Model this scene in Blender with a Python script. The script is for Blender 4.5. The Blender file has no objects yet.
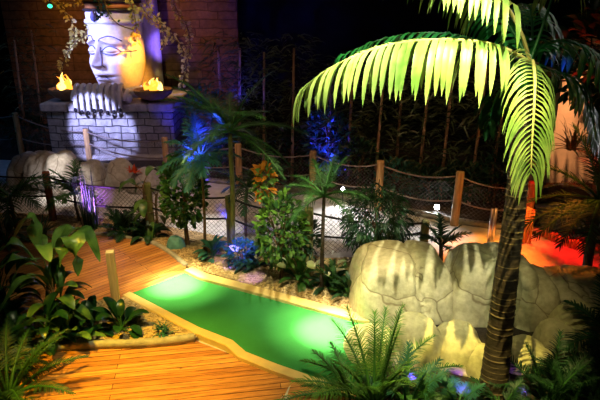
import bpy, math, random
from mathutils import Vector as V, noise, Matrix
PI = math.pi
sc = bpy.context.scene
col = sc.collection
R = random.Random(7)

# ------------------------------------------------------------------ camera
F, PITCH, CH = 550.0, math.radians(20), 3.2
cam = bpy.data.cameras.new('camera'); cam.sensor_width = 36; cam.lens = 36 * F / 600
camo = bpy.data.objects.new('camera', cam); col.objects.link(camo)
camo.location = (0, 0, CH); camo.rotation_euler = (PI / 2 - PITCH, 0, 0)
cam.clip_end = 100
sc.camera = camo

def ray(u, v):
    x = (u - 300) / F; y = (200 - v) / F
    return V((x, math.cos(PITCH) + y * math.sin(PITCH), -math.sin(PITCH) + y * math.cos(PITCH)))
def G(u, v, z=0.0):                       # ground point under a picture point
    d = ray(u, v); return V((0, 0, CH)) + d * ((z - CH) / d.z)
def P(u, v, Y):                           # the point at distance Y along a picture ray
    d = ray(u, v); return V((0, 0, CH)) + d * (Y / d.y)

# ------------------------------------------------------------------ helpers
ORG = {}
class MB:
    def __init__(s): s.v = []; s.f = []; s.m = []
    def add(s, vs, fs, mi=0):
        o = len(s.v); s.v += [V(p) for p in vs]
        s.f += [tuple(i + o for i in f) for f in fs]; s.m += [mi] * len(fs)
    def tube(s, pts, rad, n=6, mi=0, cap=True):
        pts = [V(p) for p in pts]
        if not hasattr(rad, '__len__'): rad = [rad] * len(pts)
        vs = []; fs = []; prev = None
        for i, p in enumerate(pts):
            t = (pts[min(i + 1, len(pts) - 1)] - pts[max(i - 1, 0)])
            t = t.normalized() if t.length > 1e-9 else V((0, 0, 1))
            if prev is None:
                a = V((1, 0, 0)) if abs(t.x) < .8 else V((0, 1, 0))
                nrm = (a - t * a.dot(t)).normalized()
            else:
                nrm = (prev - t * prev.dot(t)).normalized()
            prev = nrm; b = t.cross(nrm)
            for k in range(n):
                an = 2 * PI * k / n
                vs.append(p + (nrm * math.cos(an) + b * math.sin(an)) * rad[i])
        for i in range(len(pts) - 1):
            for k in range(n):
                k2 = (k + 1) % n
                fs.append((i * n + k, i * n + k2, (i + 1) * n + k2, (i + 1) * n + k))
        if cap:
            fs.append(tuple(range(n - 1, -1, -1))); fs.append(tuple((len(pts) - 1) * n + k for k in range(n)))
        s.add(vs, fs, mi)
    def lathe(s, c, prof, n=32, mi=0):
        c = V(c); vs = []; fs = []
        for r, z in prof:
            for k in range(n):
                a = 2 * PI * k / n; vs.append(c + V((r * math.cos(a), r * math.sin(a), z)))
        for i in range(len(prof) - 1):
            for k in range(n):
                k2 = (k + 1) % n
                fs.append((i * n + k, i * n + k2, (i + 1) * n + k2, (i + 1) * n + k))
        fs.append(tuple(range(n - 1, -1, -1))); fs.append(tuple((len(prof) - 1) * n + k for k in range(n)))
        s.add(vs, fs, mi)
    def box(s, c, d, rz=0, mi=0, bev=0):
        c = V(c); hx, hy, hz = d[0] / 2, d[1] / 2, d[2] / 2
        ca, sa = math.cos(rz), math.sin(rz)
        if bev <= 0:
            pr = [(sx * hx, sy * hy) for sx, sy in ((-1, -1), (1, -1), (1, 1), (-1, 1))]; lv = [(-hz, 1), (hz, 1)]
        else:
            pr = []
            for sx, sy in ((-1, -1), (1, -1), (1, 1), (-1, 1)):
                a = (sx * (hx - bev), sy * hy); b = (sx * hx, sy * (hy - bev))
                pr += [b, a] if (sx, sy) in ((-1, -1), (1, 1)) else [a, b]
            lv = [(-hz, 0), (-hz + bev, 1), (hz - bev, 1), (hz, 0)]
        vs = []; n = len(pr)
        for z, full in lv:
            kx = 1 if full else (hx - bev) / hx; ky = 1 if full else (hy - bev) / hy
            for x, y in pr:
                x2, y2 = x * kx, y * ky
                vs.append(c + V((x2 * ca - y2 * sa, x2 * sa + y2 * ca, z)))
        fs = [tuple(range(n - 1, -1, -1)), tuple(range((len(lv) - 1) * n, len(lv) * n))]
        for i in range(len(lv) - 1):
            for k in range(n):
                k2 = (k + 1) % n; fs.append((i * n + k, i * n + k2, (i + 1) * n + k2, (i + 1) * n + k))
        s.add(vs, fs, mi)
    def prism(s, poly, z0, z1, mi=0):
        n = len(poly)
        vs = [V((p[0], p[1], z0)) for p in poly] + [V((p[0], p[1], z1)) for p in poly]
        a = sum(poly[i][0] * poly[(i + 1) % n][1] - poly[(i + 1) % n][0] * poly[i][1] for i in range(n))
        fs = [tuple(range(n - 1, -1, -1)), tuple(range(n, 2 * n))] + [(k, (k + 1) % n, n + (k + 1) % n, n + k) for k in range(n)]
        if a < 0: fs = [tuple(reversed(f)) for f in fs]
        s.add(vs, fs, mi)
    def leaf(s, base, D, W, L, w, droop=0.3, nseg=5, fold=0.25, mi=0, shape='lance'):
        """a curved leaf: D direction, W across, droops by gravity"""
        D = D.normalized(); W = (W - D * W.dot(D))
        W = W.normalized() if W.length > 1e-6 else D.orthogonal().normalized()
        vs = []; fs = []; p = V(base); d = D.copy()
        for i in range(nseg + 1):
            t = i / nseg
            if shape == 'lance': ww = w * min(1, .45 + t * 2.2) * (1 - t ** 5) if t < .999 else .0
            elif shape == 'blade': ww = w * (1 - t) ** .6 if t < .999 else 0
            else: ww = w * (math.sin(PI * min(1, t * .93 + .05)) ** .75)
            wd = (W - d * W.dot(d)).normalized(); nm = d.cross(wd)
            if nm.z < 0: nm = -nm
            vs += [p - wd * ww / 2 + nm * ww * fold, p, p + wd * ww / 2 + nm * ww * fold]
            p = p + d * (L / nseg)
            d = (d + V((0, 0, -1)) * droop * 1.6 / nseg).normalized()
        for i in range(nseg):
            a = i * 3; fs += [(a, a + 1, a + 4, a + 3), (a + 1, a + 2, a + 5, a + 4)]
        s.add(vs, fs, mi)
    def frond(s, pts, n, L, w, droop=.7, ang=55, mi=0, t0=.15, nseg=4, fold=.2, up=V((0, 0, 1)), jit=.12, tipL=.45, r=random, rise=.15, shape='lance'):
        pts = [V(p) for p in pts]
        for i in range(n):
            t = t0 + (1 - t0) * i / (n - 1)
            p, T = along(pts, min(t, .999))
            S = T.cross(up)
            S = S.normalized() if S.length > .05 else V((1, 0, 0))
            U = S.cross(T).normalized()
            Lp = L * (1 - (1 - tipL) * max(0, (t - .45) / .55) ** 1.5) * min(1, .55 + t * 1.6)
            a = math.radians(ang * (1 - .55 * t ** 3))
            for sd in (-1, 1):
                aj = a + r.uniform(-jit, jit)
                D = S * sd * math.sin(aj) + T * math.cos(aj) + U * (rise + r.uniform(-jit, jit))
                s.leaf(p, D, T, Lp * r.uniform(.9, 1.1), w, droop * r.uniform(.8, 1.2), nseg, fold, mi, shape)
    def build(s, name, mats, parent=None, smooth=True, origin=None):
        if not isinstance(mats, (list, tuple)): mats = [mats]
        if parent is not None: o0 = ORG[parent.name]
        elif origin is not None: o0 = V(origin)
        else:
            xs = [p.x for p in s.v]; ys = [p.y for p in s.v]
            o0 = V(((min(xs) + max(xs)) / 2, (min(ys) + max(ys)) / 2, min(p.z for p in s.v)))
        me = bpy.data.meshes.new(name)
        me.from_pydata([tuple(p - o0) for p in s.v], [], s.f)
        for m in mats: me.materials.append(m)
        if len(mats) > 1: me.polygons.foreach_set('material_index', s.m)
        if smooth:
            me.polygons.foreach_set('use_smooth', [True] * len(me.polygons))
        me.update()
        ob = bpy.data.objects.new(name, me); col.objects.link(ob)
        if parent is not None: ob.parent = parent
        else: ob.location = o0
        ORG[ob.name] = o0
        return ob

def along(pts, t):
    ls = [(pts[i + 1] - pts[i]).length for i in range(len(pts) - 1)]
    tot = sum(ls); d = t * tot
    for i, l in enumerate(ls):
        if d <= l or i == len(ls) - 1:
            k = d / l if l else 0
            T = pts[i + 1] - pts[i]
            if k > .5 and i < len(ls) - 1: T = T.normalized().lerp((pts[i + 2] - pts[i + 1]).normalized(), k - .5)
            elif k < .5 and i > 0: T = T.normalized().lerp((pts[i] - pts[i - 1]).normalized(), .5 - k)
            return pts[i].lerp(pts[i + 1], k), T.normalized()
        d -= l
def smooth_path(pts, n=20):
    pts = [V(p) for p in pts]; out = []
    m = len(pts) - 1
    for i in range(m):
        p0 = pts[max(0, i - 1)]; p1 = pts[i]; p2 = pts[i + 1]; p3 = pts[min(m, i + 2)]
        k = max(2, n // m)
        for j in range(k):
            t = j / k
            out.append(.5 * ((2 * p1) + (-p0 + p2) * t + (2 * p0 - 5 * p1 + 4 * p2 - p3) * t * t + (-p0 + 3 * p1 - 3 * p2 + p3) * t ** 3))
    out.append(pts[-1]); return out

def tag(o, label, cat, group=None, kind=None):
    if label: o['label'] = label
    if cat: o['category'] = cat
    if group: o['group'] = group
    if kind: o['kind'] = kind
    return o
def thing(name, label, cat, loc, group=None):
    o = bpy.data.objects.new(name, None); col.objects.link(o); o.location = V(loc); o.empty_display_size = .1
    ORG[o.name] = V(loc); return tag(o, label, cat, group)
def struct(name, mb, m, smooth=False, label=None):
    o = mb.build(name, m, smooth=smooth); o['kind'] = 'structure'
    if label: o['label'] = label
    return o

# ------------------------------------------------------------------ materials
def base(name, rough=.7, spec=.3):
    m = bpy.data.materials.new(name); m.use_nodes = True
    nt = m.node_tree; b = nt.nodes['Principled BSDF']
    b.inputs['Roughness'].default_value = rough
    b.inputs['Specular IOR Level'].default_value = spec
    return m, nt, b
def nn(nt, t, **k):
    n = nt.nodes.new(t)
    for a, b in k.items(): setattr(n, a, b)
    return n
def coords(nt, kind='Object', rot=0, scale=(1, 1, 1)):
    tc = nn(nt, 'ShaderNodeTexCoord'); mp = nn(nt, 'ShaderNodeMapping')
    mp.inputs['Rotation'].default_value = (0, 0, rot); mp.inputs['Scale'].default_value = scale
    nt.links.new(tc.outputs[kind], mp.inputs['Vector']); return mp.outputs['Vector']
def ramp(nt, fac, stops):
    r = nn(nt, 'ShaderNodeValToRGB'); e = r.color_ramp.elements
    while len(e) < len(stops): e.new(.5)
    for i, (p, c) in enumerate(stops): e[i].position = p; e[i].color = (*c, 1)
    nt.links.new(fac, r.inputs['Fac']); return r.outputs['Color']
def noise_n(nt, vec, sc_, det=4, rough=.6):
    n = nn(nt, 'ShaderNodeTexNoise'); n.inputs['Scale'].default_value = sc_; n.inputs['Detail'].default_value = det
    n.inputs['Roughness'].default_value = rough
    nt.links.new(vec, n.inputs['Vector']); return n.outputs['Fac']
def bump(nt, b, h, st=.3, dist=.01):
    n = nn(nt, 'ShaderNodeBump'); n.inputs['Strength'].default_value = st; n.inputs['Distance'].default_value = dist
    nt.links.new(h, n.inputs['Height']); nt.links.new(n.outputs['Normal'], b.inputs['Normal'])
def mix(nt, fac, a, b, mode='MIX'):
    n = nn(nt, 'ShaderNodeMix', data_type='RGBA', blend_type=mode)
    for s, x in ((0, fac), (6, a), (7, b)):
        if isinstance(x, (int, float)): n.inputs[s].default_value = x
        elif isinstance(x, tuple): n.inputs[s].default_value = (*x, 1)
        else: nt.links.new(x, n.inputs[s])
    return n.outputs[2]
def math_n(nt, op, a, b=0.0):
    n = nn(nt, 'ShaderNodeMath', operation=op)
    for i, x in enumerate((a, b)):
        if isinstance(x, (int, float)): n.inputs[i].default_value = x
        else: nt.links.new(x, n.inputs[i])
    return n.outputs[0]

def simple(name, c, rough=.7, var=.3, sc_=8, bm=.2, bd=.01, spec=.3, metal=0, stretch=(1, 1, 1)):
    m, nt, b = base(name, rough, spec); v = coords(nt, scale=stretch)
    f = noise_n(nt, v, sc_)
    c0 = tuple(x * (1 - var) for x in c); c1 = tuple(min(1, x * (1 + var)) for x in c)
    nt.links.new(ramp(nt, f, [(.3, c0), (.7, c1)]), b.inputs['Base Color'])
    b.inputs['Metallic'].default_value = metal
    if bm: bump(nt, b, f, bm, bd)
    return m
def leafm(name, c, var=.35, transl=.3, rough=.45, c2=None):
    m, nt, b = base(name, rough, .4); v = coords(nt)
    f = noise_n(nt, v, 3.5, 3)
    c0 = tuple(x * (1 - var) for x in c); c1 = c2 or tuple(min(1, x * (1 + var)) for x in c)
    cc = ramp(nt, f, [(.35, c0), (.65, c1)])
    nt.links.new(cc, b.inputs['Base Color'])
    t = nn(nt, 'ShaderNodeBsdfTranslucent'); nt.links.new(cc, t.inputs['Color'])
    mx = nn(nt, 'ShaderNodeMixShader'); mx.inputs[0].default_value = transl
    nt.links.new(b.outputs[0], mx.inputs[1]); nt.links.new(t.outputs[0], mx.inputs[2])
    nt.links.new(mx.outputs[0], nt.nodes['Material Output'].inputs['Surface'])
    return m
def emit(name, c, st):
    m, nt, b = base(name); b.inputs['Base Color'].default_value = (0, 0, 0, 1)
    b.inputs['Emission Color'].default_value = (*c, 1); b.inputs['Emission Strength'].default_value = st
    return m
def planks(name, rot, w=.072):
    m, nt, b = base(name, .38, .45); v = coords(nt, rot=rot)
    br = nn(nt, 'ShaderNodeTexBrick'); nt.links.new(v, br.inputs['Vector'])
    br.inputs['Scale'].default_value = 1; br.inputs['Brick Width'].default_value = 2.9; br.inputs['Row Height'].default_value = w
    br.inputs['Mortar Size'].default_value = .004; br.inputs['Mortar Smooth'].default_value = .2
    br.inputs['Color1'].default_value = (.42, .17, .045, 1); br.inputs['Color2'].default_value = (.62, .30, .09, 1)
    br.inputs['Mortar'].default_value = (.10, .035, .012, 1)
    v2 = coords(nt, rot=rot)
    mp = nn(nt, 'ShaderNodeMapping'); mp.inputs['Scale'].default_value = (1.2, 22, 1); nt.links.new(v2, mp.inputs['Vector'])
    g = noise_n(nt, mp.outputs['Vector'], 2.2, 6, .7)
    gc = ramp(nt, g, [(.35, (.42, .35, .3)), (.6, (1.1, 1.05, 1))])
    c = mix(nt, 1.0, br.outputs['Color'], gc, 'MULTIPLY')
    vk = nn(nt, 'ShaderNodeTexVoronoi'); vk.inputs['Scale'].default_value = 4.5; nt.links.new(v2, vk.inputs['Vector'])
    kc = ramp(nt, vk.outputs['Distance'], [(.02, (.25, .16, .1)), (.09, (1, 1, 1))])
    c = mix(nt, 1.0, c, kc, 'MULTIPLY')
    nt.links.new(c, b.inputs['Base Color'])
    h = math_n(nt, 'MULTIPLY', math_n(nt, 'SUBTRACT', 1.0, br.outputs['Fac']), math_n(nt, 'ADD', math_n(nt, 'MULTIPLY', g, .25), .75))
    bump(nt, b, h, .7, .006)
    return m
def bricks(name, c1, c2, mort, bw, rh, ms, rough=.85, off=.5):
    m, nt, b = base(name, rough, .2); tc = nn(nt, 'ShaderNodeTexCoord')
    sx = nn(nt, 'ShaderNodeSeparateXYZ'); nt.links.new(tc.outputs['Object'], sx.inputs[0])
    cb = nn(nt, 'ShaderNodeCombineXYZ'); nt.links.new(math_n(nt, 'ADD', sx.outputs[0], math_n(nt, 'MULTIPLY', sx.outputs[1], .9)), cb.inputs[0]); nt.links.new(sx.outputs[2], cb.inputs[1])
    nz = nn(nt, 'ShaderNodeTexNoise'); nz.inputs['Scale'].default_value = 3; nt.links.new(cb.outputs[0], nz.inputs['Vector'])
    ad = nn(nt, 'ShaderNodeVectorMath', operation='MULTIPLY_ADD'); nt.links.new(nz.outputs['Color'], ad.inputs[0])
    ad.inputs[1].default_value = (.09, .09, 0); nt.links.new(cb.outputs[0], ad.inputs[2])
    br = nn(nt, 'ShaderNodeTexBrick'); nt.links.new(ad.outputs[0], br.inputs['Vector'])
    for k, x in (('Scale', 1), ('Brick Width', bw), ('Row Height', rh), ('Mortar Size', ms), ('Mortar Smooth', .4)): br.inputs[k].default_value = x
    br.offset = off; br.squash = .75; br.squash_frequency = 3
    br.inputs['Color1'].default_value = (*c1, 1); br.inputs['Color2'].default_value = (*c2, 1); br.inputs['Mortar'].default_value = (*mort, 1)
    f = noise_n(nt, tc.outputs['Object'], 9, 6)
    c = mix(nt, 1.0, br.outputs['Color'], ramp(nt, f, [(.3, (.6, .6, .6)), (.7, (1.1, 1.1, 1.1))]), 'MULTIPLY')
    nt.links.new(c, b.inputs['Base Color'])
    bump(nt, b, math_n(nt, 'ADD', math_n(nt, 'SUBTRACT', 1.0, br.outputs['Fac']), math_n(nt, 'MULTIPLY', f, .5)), .9, .03)
    return m
def rockm(name, c0, c1, c2, crack=True):
    m, nt, b = base(name, .8, .2); v = coords(nt)
    f = noise_n(nt, v, 3.2, 8, .62); f2 = noise_n(nt, v, 16, 5)
    c = ramp(nt, f, [(.3, c0), (.5, c1), (.7, c2)])
    c = mix(nt, .55, c, ramp(nt, f2, [(.3, tuple(x * .6 for x in c1)), (.7, c2)]))
    h = math_n(nt, 'ADD', math_n(nt, 'MULTIPLY', f, .8), math_n(nt, 'MULTIPLY', f2, .3))
    if crack:
        nz = nn(nt, 'ShaderNodeTexNoise'); nz.inputs['Scale'].default_value = 2.5; nt.links.new(v, nz.inputs['Vector'])
        ad = nn(nt, 'ShaderNodeVectorMath', operation='MULTIPLY_ADD'); nt.links.new(nz.outputs['Color'], ad.inputs[0]); ad.inputs[1].default_value = (.3, .3, .3); nt.links.new(v, ad.inputs[2])
        vo = nn(nt, 'ShaderNodeTexVoronoi', feature='DISTANCE_TO_EDGE'); vo.inputs['Scale'].default_value = .8; nt.links.new(ad.outputs[0], vo.inputs['Vector'])
        k = ramp(nt, vo.outputs['Distance'], [(.002, (.40, .34, .27)), (.007, (1, 1, 1))])
        c = mix(nt, .85, c, k, 'MULTIPLY')
        h = math_n(nt, 'ADD', h, math_n(nt, 'MINIMUM', math_n(nt, 'MULTIPLY', vo.outputs['Distance'], 14), .5))
    nt.links.new(c, b.inputs['Base Color']); bump(nt, b, h, .55, .025)
    return m

M = {}
M['deck_far'] = planks('deck boards far', -math.radians(44))
M['deck_near'] = planks('deck boards near', -math.radians(9))
M['concrete'] = simple('pale concrete', (.40, .38, .36), .9, .25, 5, .25, .01)
M['soil'] = simple('dark bark mulch', (.035, .024, .016), .95, .5, 22, .8, .02)
M['gravelbase'] = simple('gravel bed', (.24, .16, .07), .9, .45, 40, .8, .012)
M['pebble'] = simple('pebbles', (.42, .29, .14), .8, .5, 9, 0)
M['kerb'] = simple('kerb stone', (.30, .27, .20), .85, .25, 14, .5, .008)
M['rail'] = simple('painted pale timber', (.60, .42, .15), .55, .12, 6, .1, .004)
m, nt, b = base('green putting felt', .95, .05); v = coords(nt)
f = noise_n(nt, v, 160, 2); f2 = noise_n(nt, v, 2.2, 3)
c = mix(nt, .5, ramp(nt, f, [(.3, (.030, .165, .040)), (.7, (.045, .27, .07))]), ramp(nt, f2, [(.3, (.03, .165, .042)), (.7, (.045, .26, .068))]))
nt.links.new(c, b.inputs['Base Color']); bump(nt, b, f, .3, .004); M['felt'] = m
M['wood'] = simple('weathered post timber', (.42, .24, .09), .75, .4, 5, .5, .008, stretch=(6, 6, .7))
M['redwood'] = simple('dark red post timber', (.20, .065, .035), .75, .4, 5, .5, .008, stretch=(6, 6, .7))
M['mosswood'] = simple('mossy post timber', (.13, .12, .035), .85, .5, 7, .6, .01, stretch=(4, 4, .8))
M['palewood'] = simple('pale bollard timber', (.60, .36, .12), .55, .25, 4, .3, .004, stretch=(9, 9, .6))
M['endgrain'] = simple('pale end grain', (.80, .62, .28), .6, .15, 25, .2, .003)
M['rope'] = simple('grey rope', (.22, .17, .14), .9, .3, 60, .5, .004)
M['blackrope'] = simple('black rope', (.02, .018, .018), .85, .3, 60, .4, .004)
M['net'] = simple('knotted netting', (.11, .09, .085), .9, .2, 50, 0)
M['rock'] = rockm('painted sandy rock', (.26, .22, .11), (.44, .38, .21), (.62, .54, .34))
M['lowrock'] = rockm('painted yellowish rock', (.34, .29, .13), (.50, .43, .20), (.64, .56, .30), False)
M['greyrock'] = rockm('painted grey rock', (.20, .17, .15), (.36, .32, .29), (.50, .46, .42))
M['trunk'] = simple('ringed palm bark', (.04, .026, .017), .8, .5, 12, .9, .012, stretch=(1, 1, 3))
M['bark'] = simple('brown bark', (.13, .075, .035), .85, .45, 14, .7, .01, stretch=(3, 3, .8))
M['ringbark'] = simple('bark rings with highlights', (.11, .075, .04), .85, .6, 9, .6, .008)  # bark rings, toned paler than the trunk to carry their highlights
M['cane'] = simple('bamboo cane', (.30, .17, .09), .55, .35, 6, .1, .003, stretch=(1, 1, .5))
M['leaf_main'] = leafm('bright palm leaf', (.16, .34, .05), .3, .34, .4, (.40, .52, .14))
M['leaf_deep'] = leafm('deep palm leaf', (.012, .13, .03), .3, .3, .4)  # shade put into the leaf colour for the palm's dim back fronds
M['rib'] = simple('pale frond rib', (.52, .46, .16), .5, .2, 10, .1, .003)
M['leaf_dark'] = leafm('dark foliage', (.014, .050, .018), .4, .25)
M['leaf_dim'] = leafm('dull green foliage', (.022, .07, .018), .4, .3)
M['leaf_mid'] = leafm('mid green foliage', (.035, .115, .020), .4, .3)
M['leaf_lime'] = leafm('lime foliage', (.10, .21, .030), .35, .35)
M['leaf_broad'] = leafm('broad glossy leaf', (.020, .075, .016), .4, .22, .34, (.11, .21, .045))
M['leaf_broad_dark'] = leafm('dark glossy broad leaf', (.010, .045, .012), .4, .2, .3)
M['leaf_teal'] = leafm('bluish green leaf', (.03, .13, .09), .35, .3)  # blue raised in the colour to strengthen blue light on lit plants
M['leaf_orange'] = leafm('orange croton leaf', (.62, .22, .02), .4, .35)
M['leaf_red'] = leafm('red bromeliad leaf', (.55, .06, .015), .4, .35)
M['leaf_bamboo'] = leafm('bamboo foliage', (.045, .060, .022), .45, .3)
M['leaf_dry'] = leafm('dry straw leaf', (.55, .30, .12), .35, .4)
M['petal'] = leafm('cream flower spathe', (.80, .76, .62), .08, .4)
M['ivy'] = leafm('yellow green vine leaf', (.46, .42, .12), .4, .35)
M['vine'] = simple('vine stem', (.12, .09, .03), .8, .3, 20, .3, .003)
M['stone'] = simple('carved pale stone', (.62, .58, .55), .75, .12, 14, .35, .01)
M['pedestal'] = bricks('pedestal blockwork', (.36, .32, .29), (.50, .46, .42), (.10, .09, .085), .34, .155, .012)
M['slab'] = simple('rough slab stone', (.44, .39, .35), .85, .3, 8, .7, .02)
M['backwall'] = bricks('rough stone wall', (.15, .09, .05), (.20, .12, .065), (.10, .06, .035), .9, .2, .012)
M['darkwall'] = simple('black painted wall', (.012, .012, .014), .95, .3, 3, 0)
M['bowl'] = simple('brown fire bowl', (.26, .15, .08), .5, .3, 8, .3, .006)
M['coal'] = simple('charcoal', (.03, .02, .015), .95, .4, 30, .8, .02)
M['crown_blue'] = simple('pale crown paint', (.55, .56, .60), .6, .15, 10, .2)
M['crown_dark'] = simple('dark painted band', (.018, .014, .016), .5, .3, 8, .1)
M['crown_orange'] = simple('orange painted band', (.60, .22, .06), .6, .2, 8, .1)
M['line'] = simple('incised blue outline', (.09, .10, .24), .7, .2, 8, 0)
M['metal'] = simple('black lamp housing', (.02, .02, .022), .5, .2, 10, 0, spec=.5)
M['steel'] = simple('brushed steel', (.55, .56, .60), .28, .1, 8, 0, metal=1)
M['steelbox'] = simple('grey truss paint', (.05, .05, .055), .6, .2, 8, 0)
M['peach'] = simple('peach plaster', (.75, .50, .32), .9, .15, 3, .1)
M['teal'] = simple('teal smooth stone', (.10, .26, .24), .6, .35, 9, .4, .01)  # teal base colour with noise variation
M['flame'] = emit('flame', (1, .34, .03), 2.6)
M['flame_core'] = emit('flame core', (1, .62, .14), 4.0)
M['lamp_white'] = emit('white lens', (.95, .97, 1), 40)
M['lamp_blue'] = emit('blue lens', (.12, .08, 1), 14)
M['lamp_violet'] = emit('violet lens', (.5, .25, 1), 12)
M['lamp_green'] = emit('green lens', (.05, 1, .45), 2.5)
M['lamp_teal'] = emit('teal lens', (.3, 1, .9), 8)

# ------------------------------------------------------------------ setting
x0, x1, y0, y1, zc = -9, 9, -3.0, 15.0, 5.6
q = MB(); q.box(((x0 + x1) / 2, (y0 + y1) / 2, -.1), (x1 - x0, y1 - y0, .2)); struct('floor', q, M['concrete'])
q = MB(); q.box(((x0 + x1) / 2, (y0 + y1) / 2, zc + .1), (x1 - x0, y1 - y0, .2)); struct('ceiling', q, M['darkwall'])
q = MB(); q.box((0, y1 + .1, zc / 2), (x1 - x0, .2, zc)); struct('wall_back', q, M['darkwall'])
q = MB(); q.box((x0 - .1, 6, zc / 2), (.2, y1 - y0, zc)); struct('wall_left', q, M['darkwall'])
q = MB(); q.box((x1 + .1, 6, zc / 2), (.2, y1 - y0, zc)); struct('wall_right', q, M['darkwall'])
q = MB(); q.box((-4.3, 14.0, 2.3), (5.6, .3, 4.6)); struct('wall_statue', q, M['backwall'])
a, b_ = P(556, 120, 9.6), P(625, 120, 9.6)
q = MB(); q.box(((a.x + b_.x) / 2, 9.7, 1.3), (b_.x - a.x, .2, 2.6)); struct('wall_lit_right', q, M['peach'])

def ground_poly(name, pxs, z0, z1, m, label=None):
    q = MB(); q.prism([G(u, v) if not isinstance(u, tuple) else u for u, v in pxs], z0, z1)
    return struct(name, q, m, label=label)
# planted soil beyond the far fence and front right
q = MB(); q.prism([(-9, 11.6), (-4.3, 11.05), (-2.5, 10.15), (.3, 9.15), (1.5, 8.5), (2.6, 7.85), (3.6, 7.6), (3.9, 8.6), (9, 9), (9, 15), (-9, 15)], 0, .03)
struct('soil_bed_back', q, M['soil'])
q = MB(); q.prism([(.45, 2.2), (6, 2.2), (6, 4.9), (3.6, 5.1), (2.6, 5.6), (.7, 5.6), (.45, 4.9)], 0, .012)
struct('soil_bed_front', q, M['soil'])
# deck
kf = [G(20, 236), G(95, 236.5), G(130, 240), (G(152, 245)), G(170, 255), G(186, 268)]
q = MB(); q.prism([(-6.5, 5.1), (-2.0, 5.1), G(122, 301), G(132, 296), G(187, 277)] + [p for p in reversed(kf)] + [(-6.5, 7.25)], 0, .035)
struct('deck_far', q, M['deck_far'])
q = MB(); q.prism([(-6.5, 5.1), (-6.5, .5), (.6, .5), G(345, 400), G(200, 345), G(128, 301), (-2.0, 5.1)], 0, .03)
struct('deck_near', q, M['deck_near'])
# gravel beds
gb_back = [G(-40, 233), *kf[:], G(267, 291), G(360, 321), (.95, 5.1), (1.2, 5.7), (1.7, 6.6), (.35, 6.5), (-1.0, 7.15), (-2.4, 7.75), (-3.9, 8.05), (-5.5, 8.2)]
q = MB(); q.prism(gb_back, 0, .028); struct('gravel_bed_back', q, M['gravelbase'])
gb_left = [G(-30, 330), G(50, 312), G(110, 303), G(128, 301), G(198, 341), G(195, 343), G(150, 349), G(75, 351), G(-30, 362)]
q = MB(); q.prism(gb_left, .03, .055); struct('gravel_bed_left', q, M['gravelbase'])
def inside(p, poly):
    c = False; n = len(poly)
    for i in range(n):
        a, b = poly[i], poly[(i + 1) % n]
        if (a[1] > p[1]) != (b[1] > p[1]) and p[0] < (b[0] - a[0]) * (p[1] - a[1]) / (b[1] - a[1]) + a[0]: c = not c
    return c
def pebbles(name, poly, n, z, label, s0=.008, s1=.018):
    q = MB(); xs = [p[0] for p in poly]; ys = [p[1] for p in poly]; k = 0
    while k < n:
        x, y = R.uniform(min(xs), max(xs)), R.uniform(min(ys), max(ys))
        if not inside((x, y), poly): continue
        k += 1; s = R.uniform(s0, s1); a = R.uniform(0, PI)
        ca, sa = math.cos(a) * s, math.sin(a) * s; h = s * R.uniform(.4, .8)
        pts = [(x + ca * 1.3, y + sa * 1.3, z), (x - sa, y + ca, z + h * .3), (x - ca * 1.3, y - sa * 1.3, z), (x + sa, y - ca, z + h * .1), (x + sa * .3, y + ca * .3, z + h)]
        q.add(pts, [(0, 1, 4), (1, 2, 4), (2, 3, 4), (3, 0, 4)])
    o = q.build(name, M['pebble'], smooth=False); tag(o, label, 'gravel', kind='stuff'); return o
pebbles('gravel', gb_back, 9000, .028, 'tan pea gravel around the plants between green lane and rope fence')
pebbles('gravel', gb_left, 3500, .055, 'tan pea gravel of the kerbed bed at left beside the deck')
def kerb(name, pts, w, h, z, label):
    """rounded concrete edging cast in short lengths"""
    pts = smooth_path(pts, 60); q = MB(); sect = [(-.5, 0), (-.5, .7), (-.32, 1), (.32, 1), (.5, .7), (.5, 0)]; vs = []; fs = []
    for i, p in enumerate(pts):
        t = (pts[min(i + 1, len(pts) - 1)] - pts[max(0, i - 1)]).normalized(); nr = V((-t.y, t.x, 0))
        k = .93 if i % 8 == 0 else 1.0
        for sx, sz in sect: vs.append(V((p.x, p.y, 0)) + nr * (w * sx * k) + V((0, 0, z + h * sz * k)))
    n = len(sect)
    for i in range(len(pts) - 1):
        for k in range(n):
            k2 = (k + 1) % n; fs.append((i * n + k, i * n + k2, (i + 1) * n + k2, (i + 1) * n + k))
    fs += [tuple(range(n - 1, -1, -1)), tuple(range((len(pts) - 1) * n, len(pts) * n))]
    q.add(vs, fs); o = q.build(name, M['kerb']); tag(o, label, 'kerb'); return o
kerb('garden_kerb', kf, .07, .065, 0, 'curved concrete kerb between the far deck and the gravel bed behind')
kerb('garden_kerb', [G(-30, 362), G(30, 357), G(75, 351), G(150, 348.5), G(195, 343)], .07, .075, .03, 'concrete kerb along the near deck in front of the left gravel bed')
# the kerb of the walkway at the far fence
kerb('garden_kerb', [(-4.4, 11.0, 0), (-2.5, 10.1, 0), (.25, 9.1, 0), (1.45, 8.4, 0), (2.4, 7.78, 0), (3.3, 7.45, 0), (3.75, 7.2, 0), (4.6, 7.0, 0)], .12, .07, 0, 'pale kerb running under the far rope fence')

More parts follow.
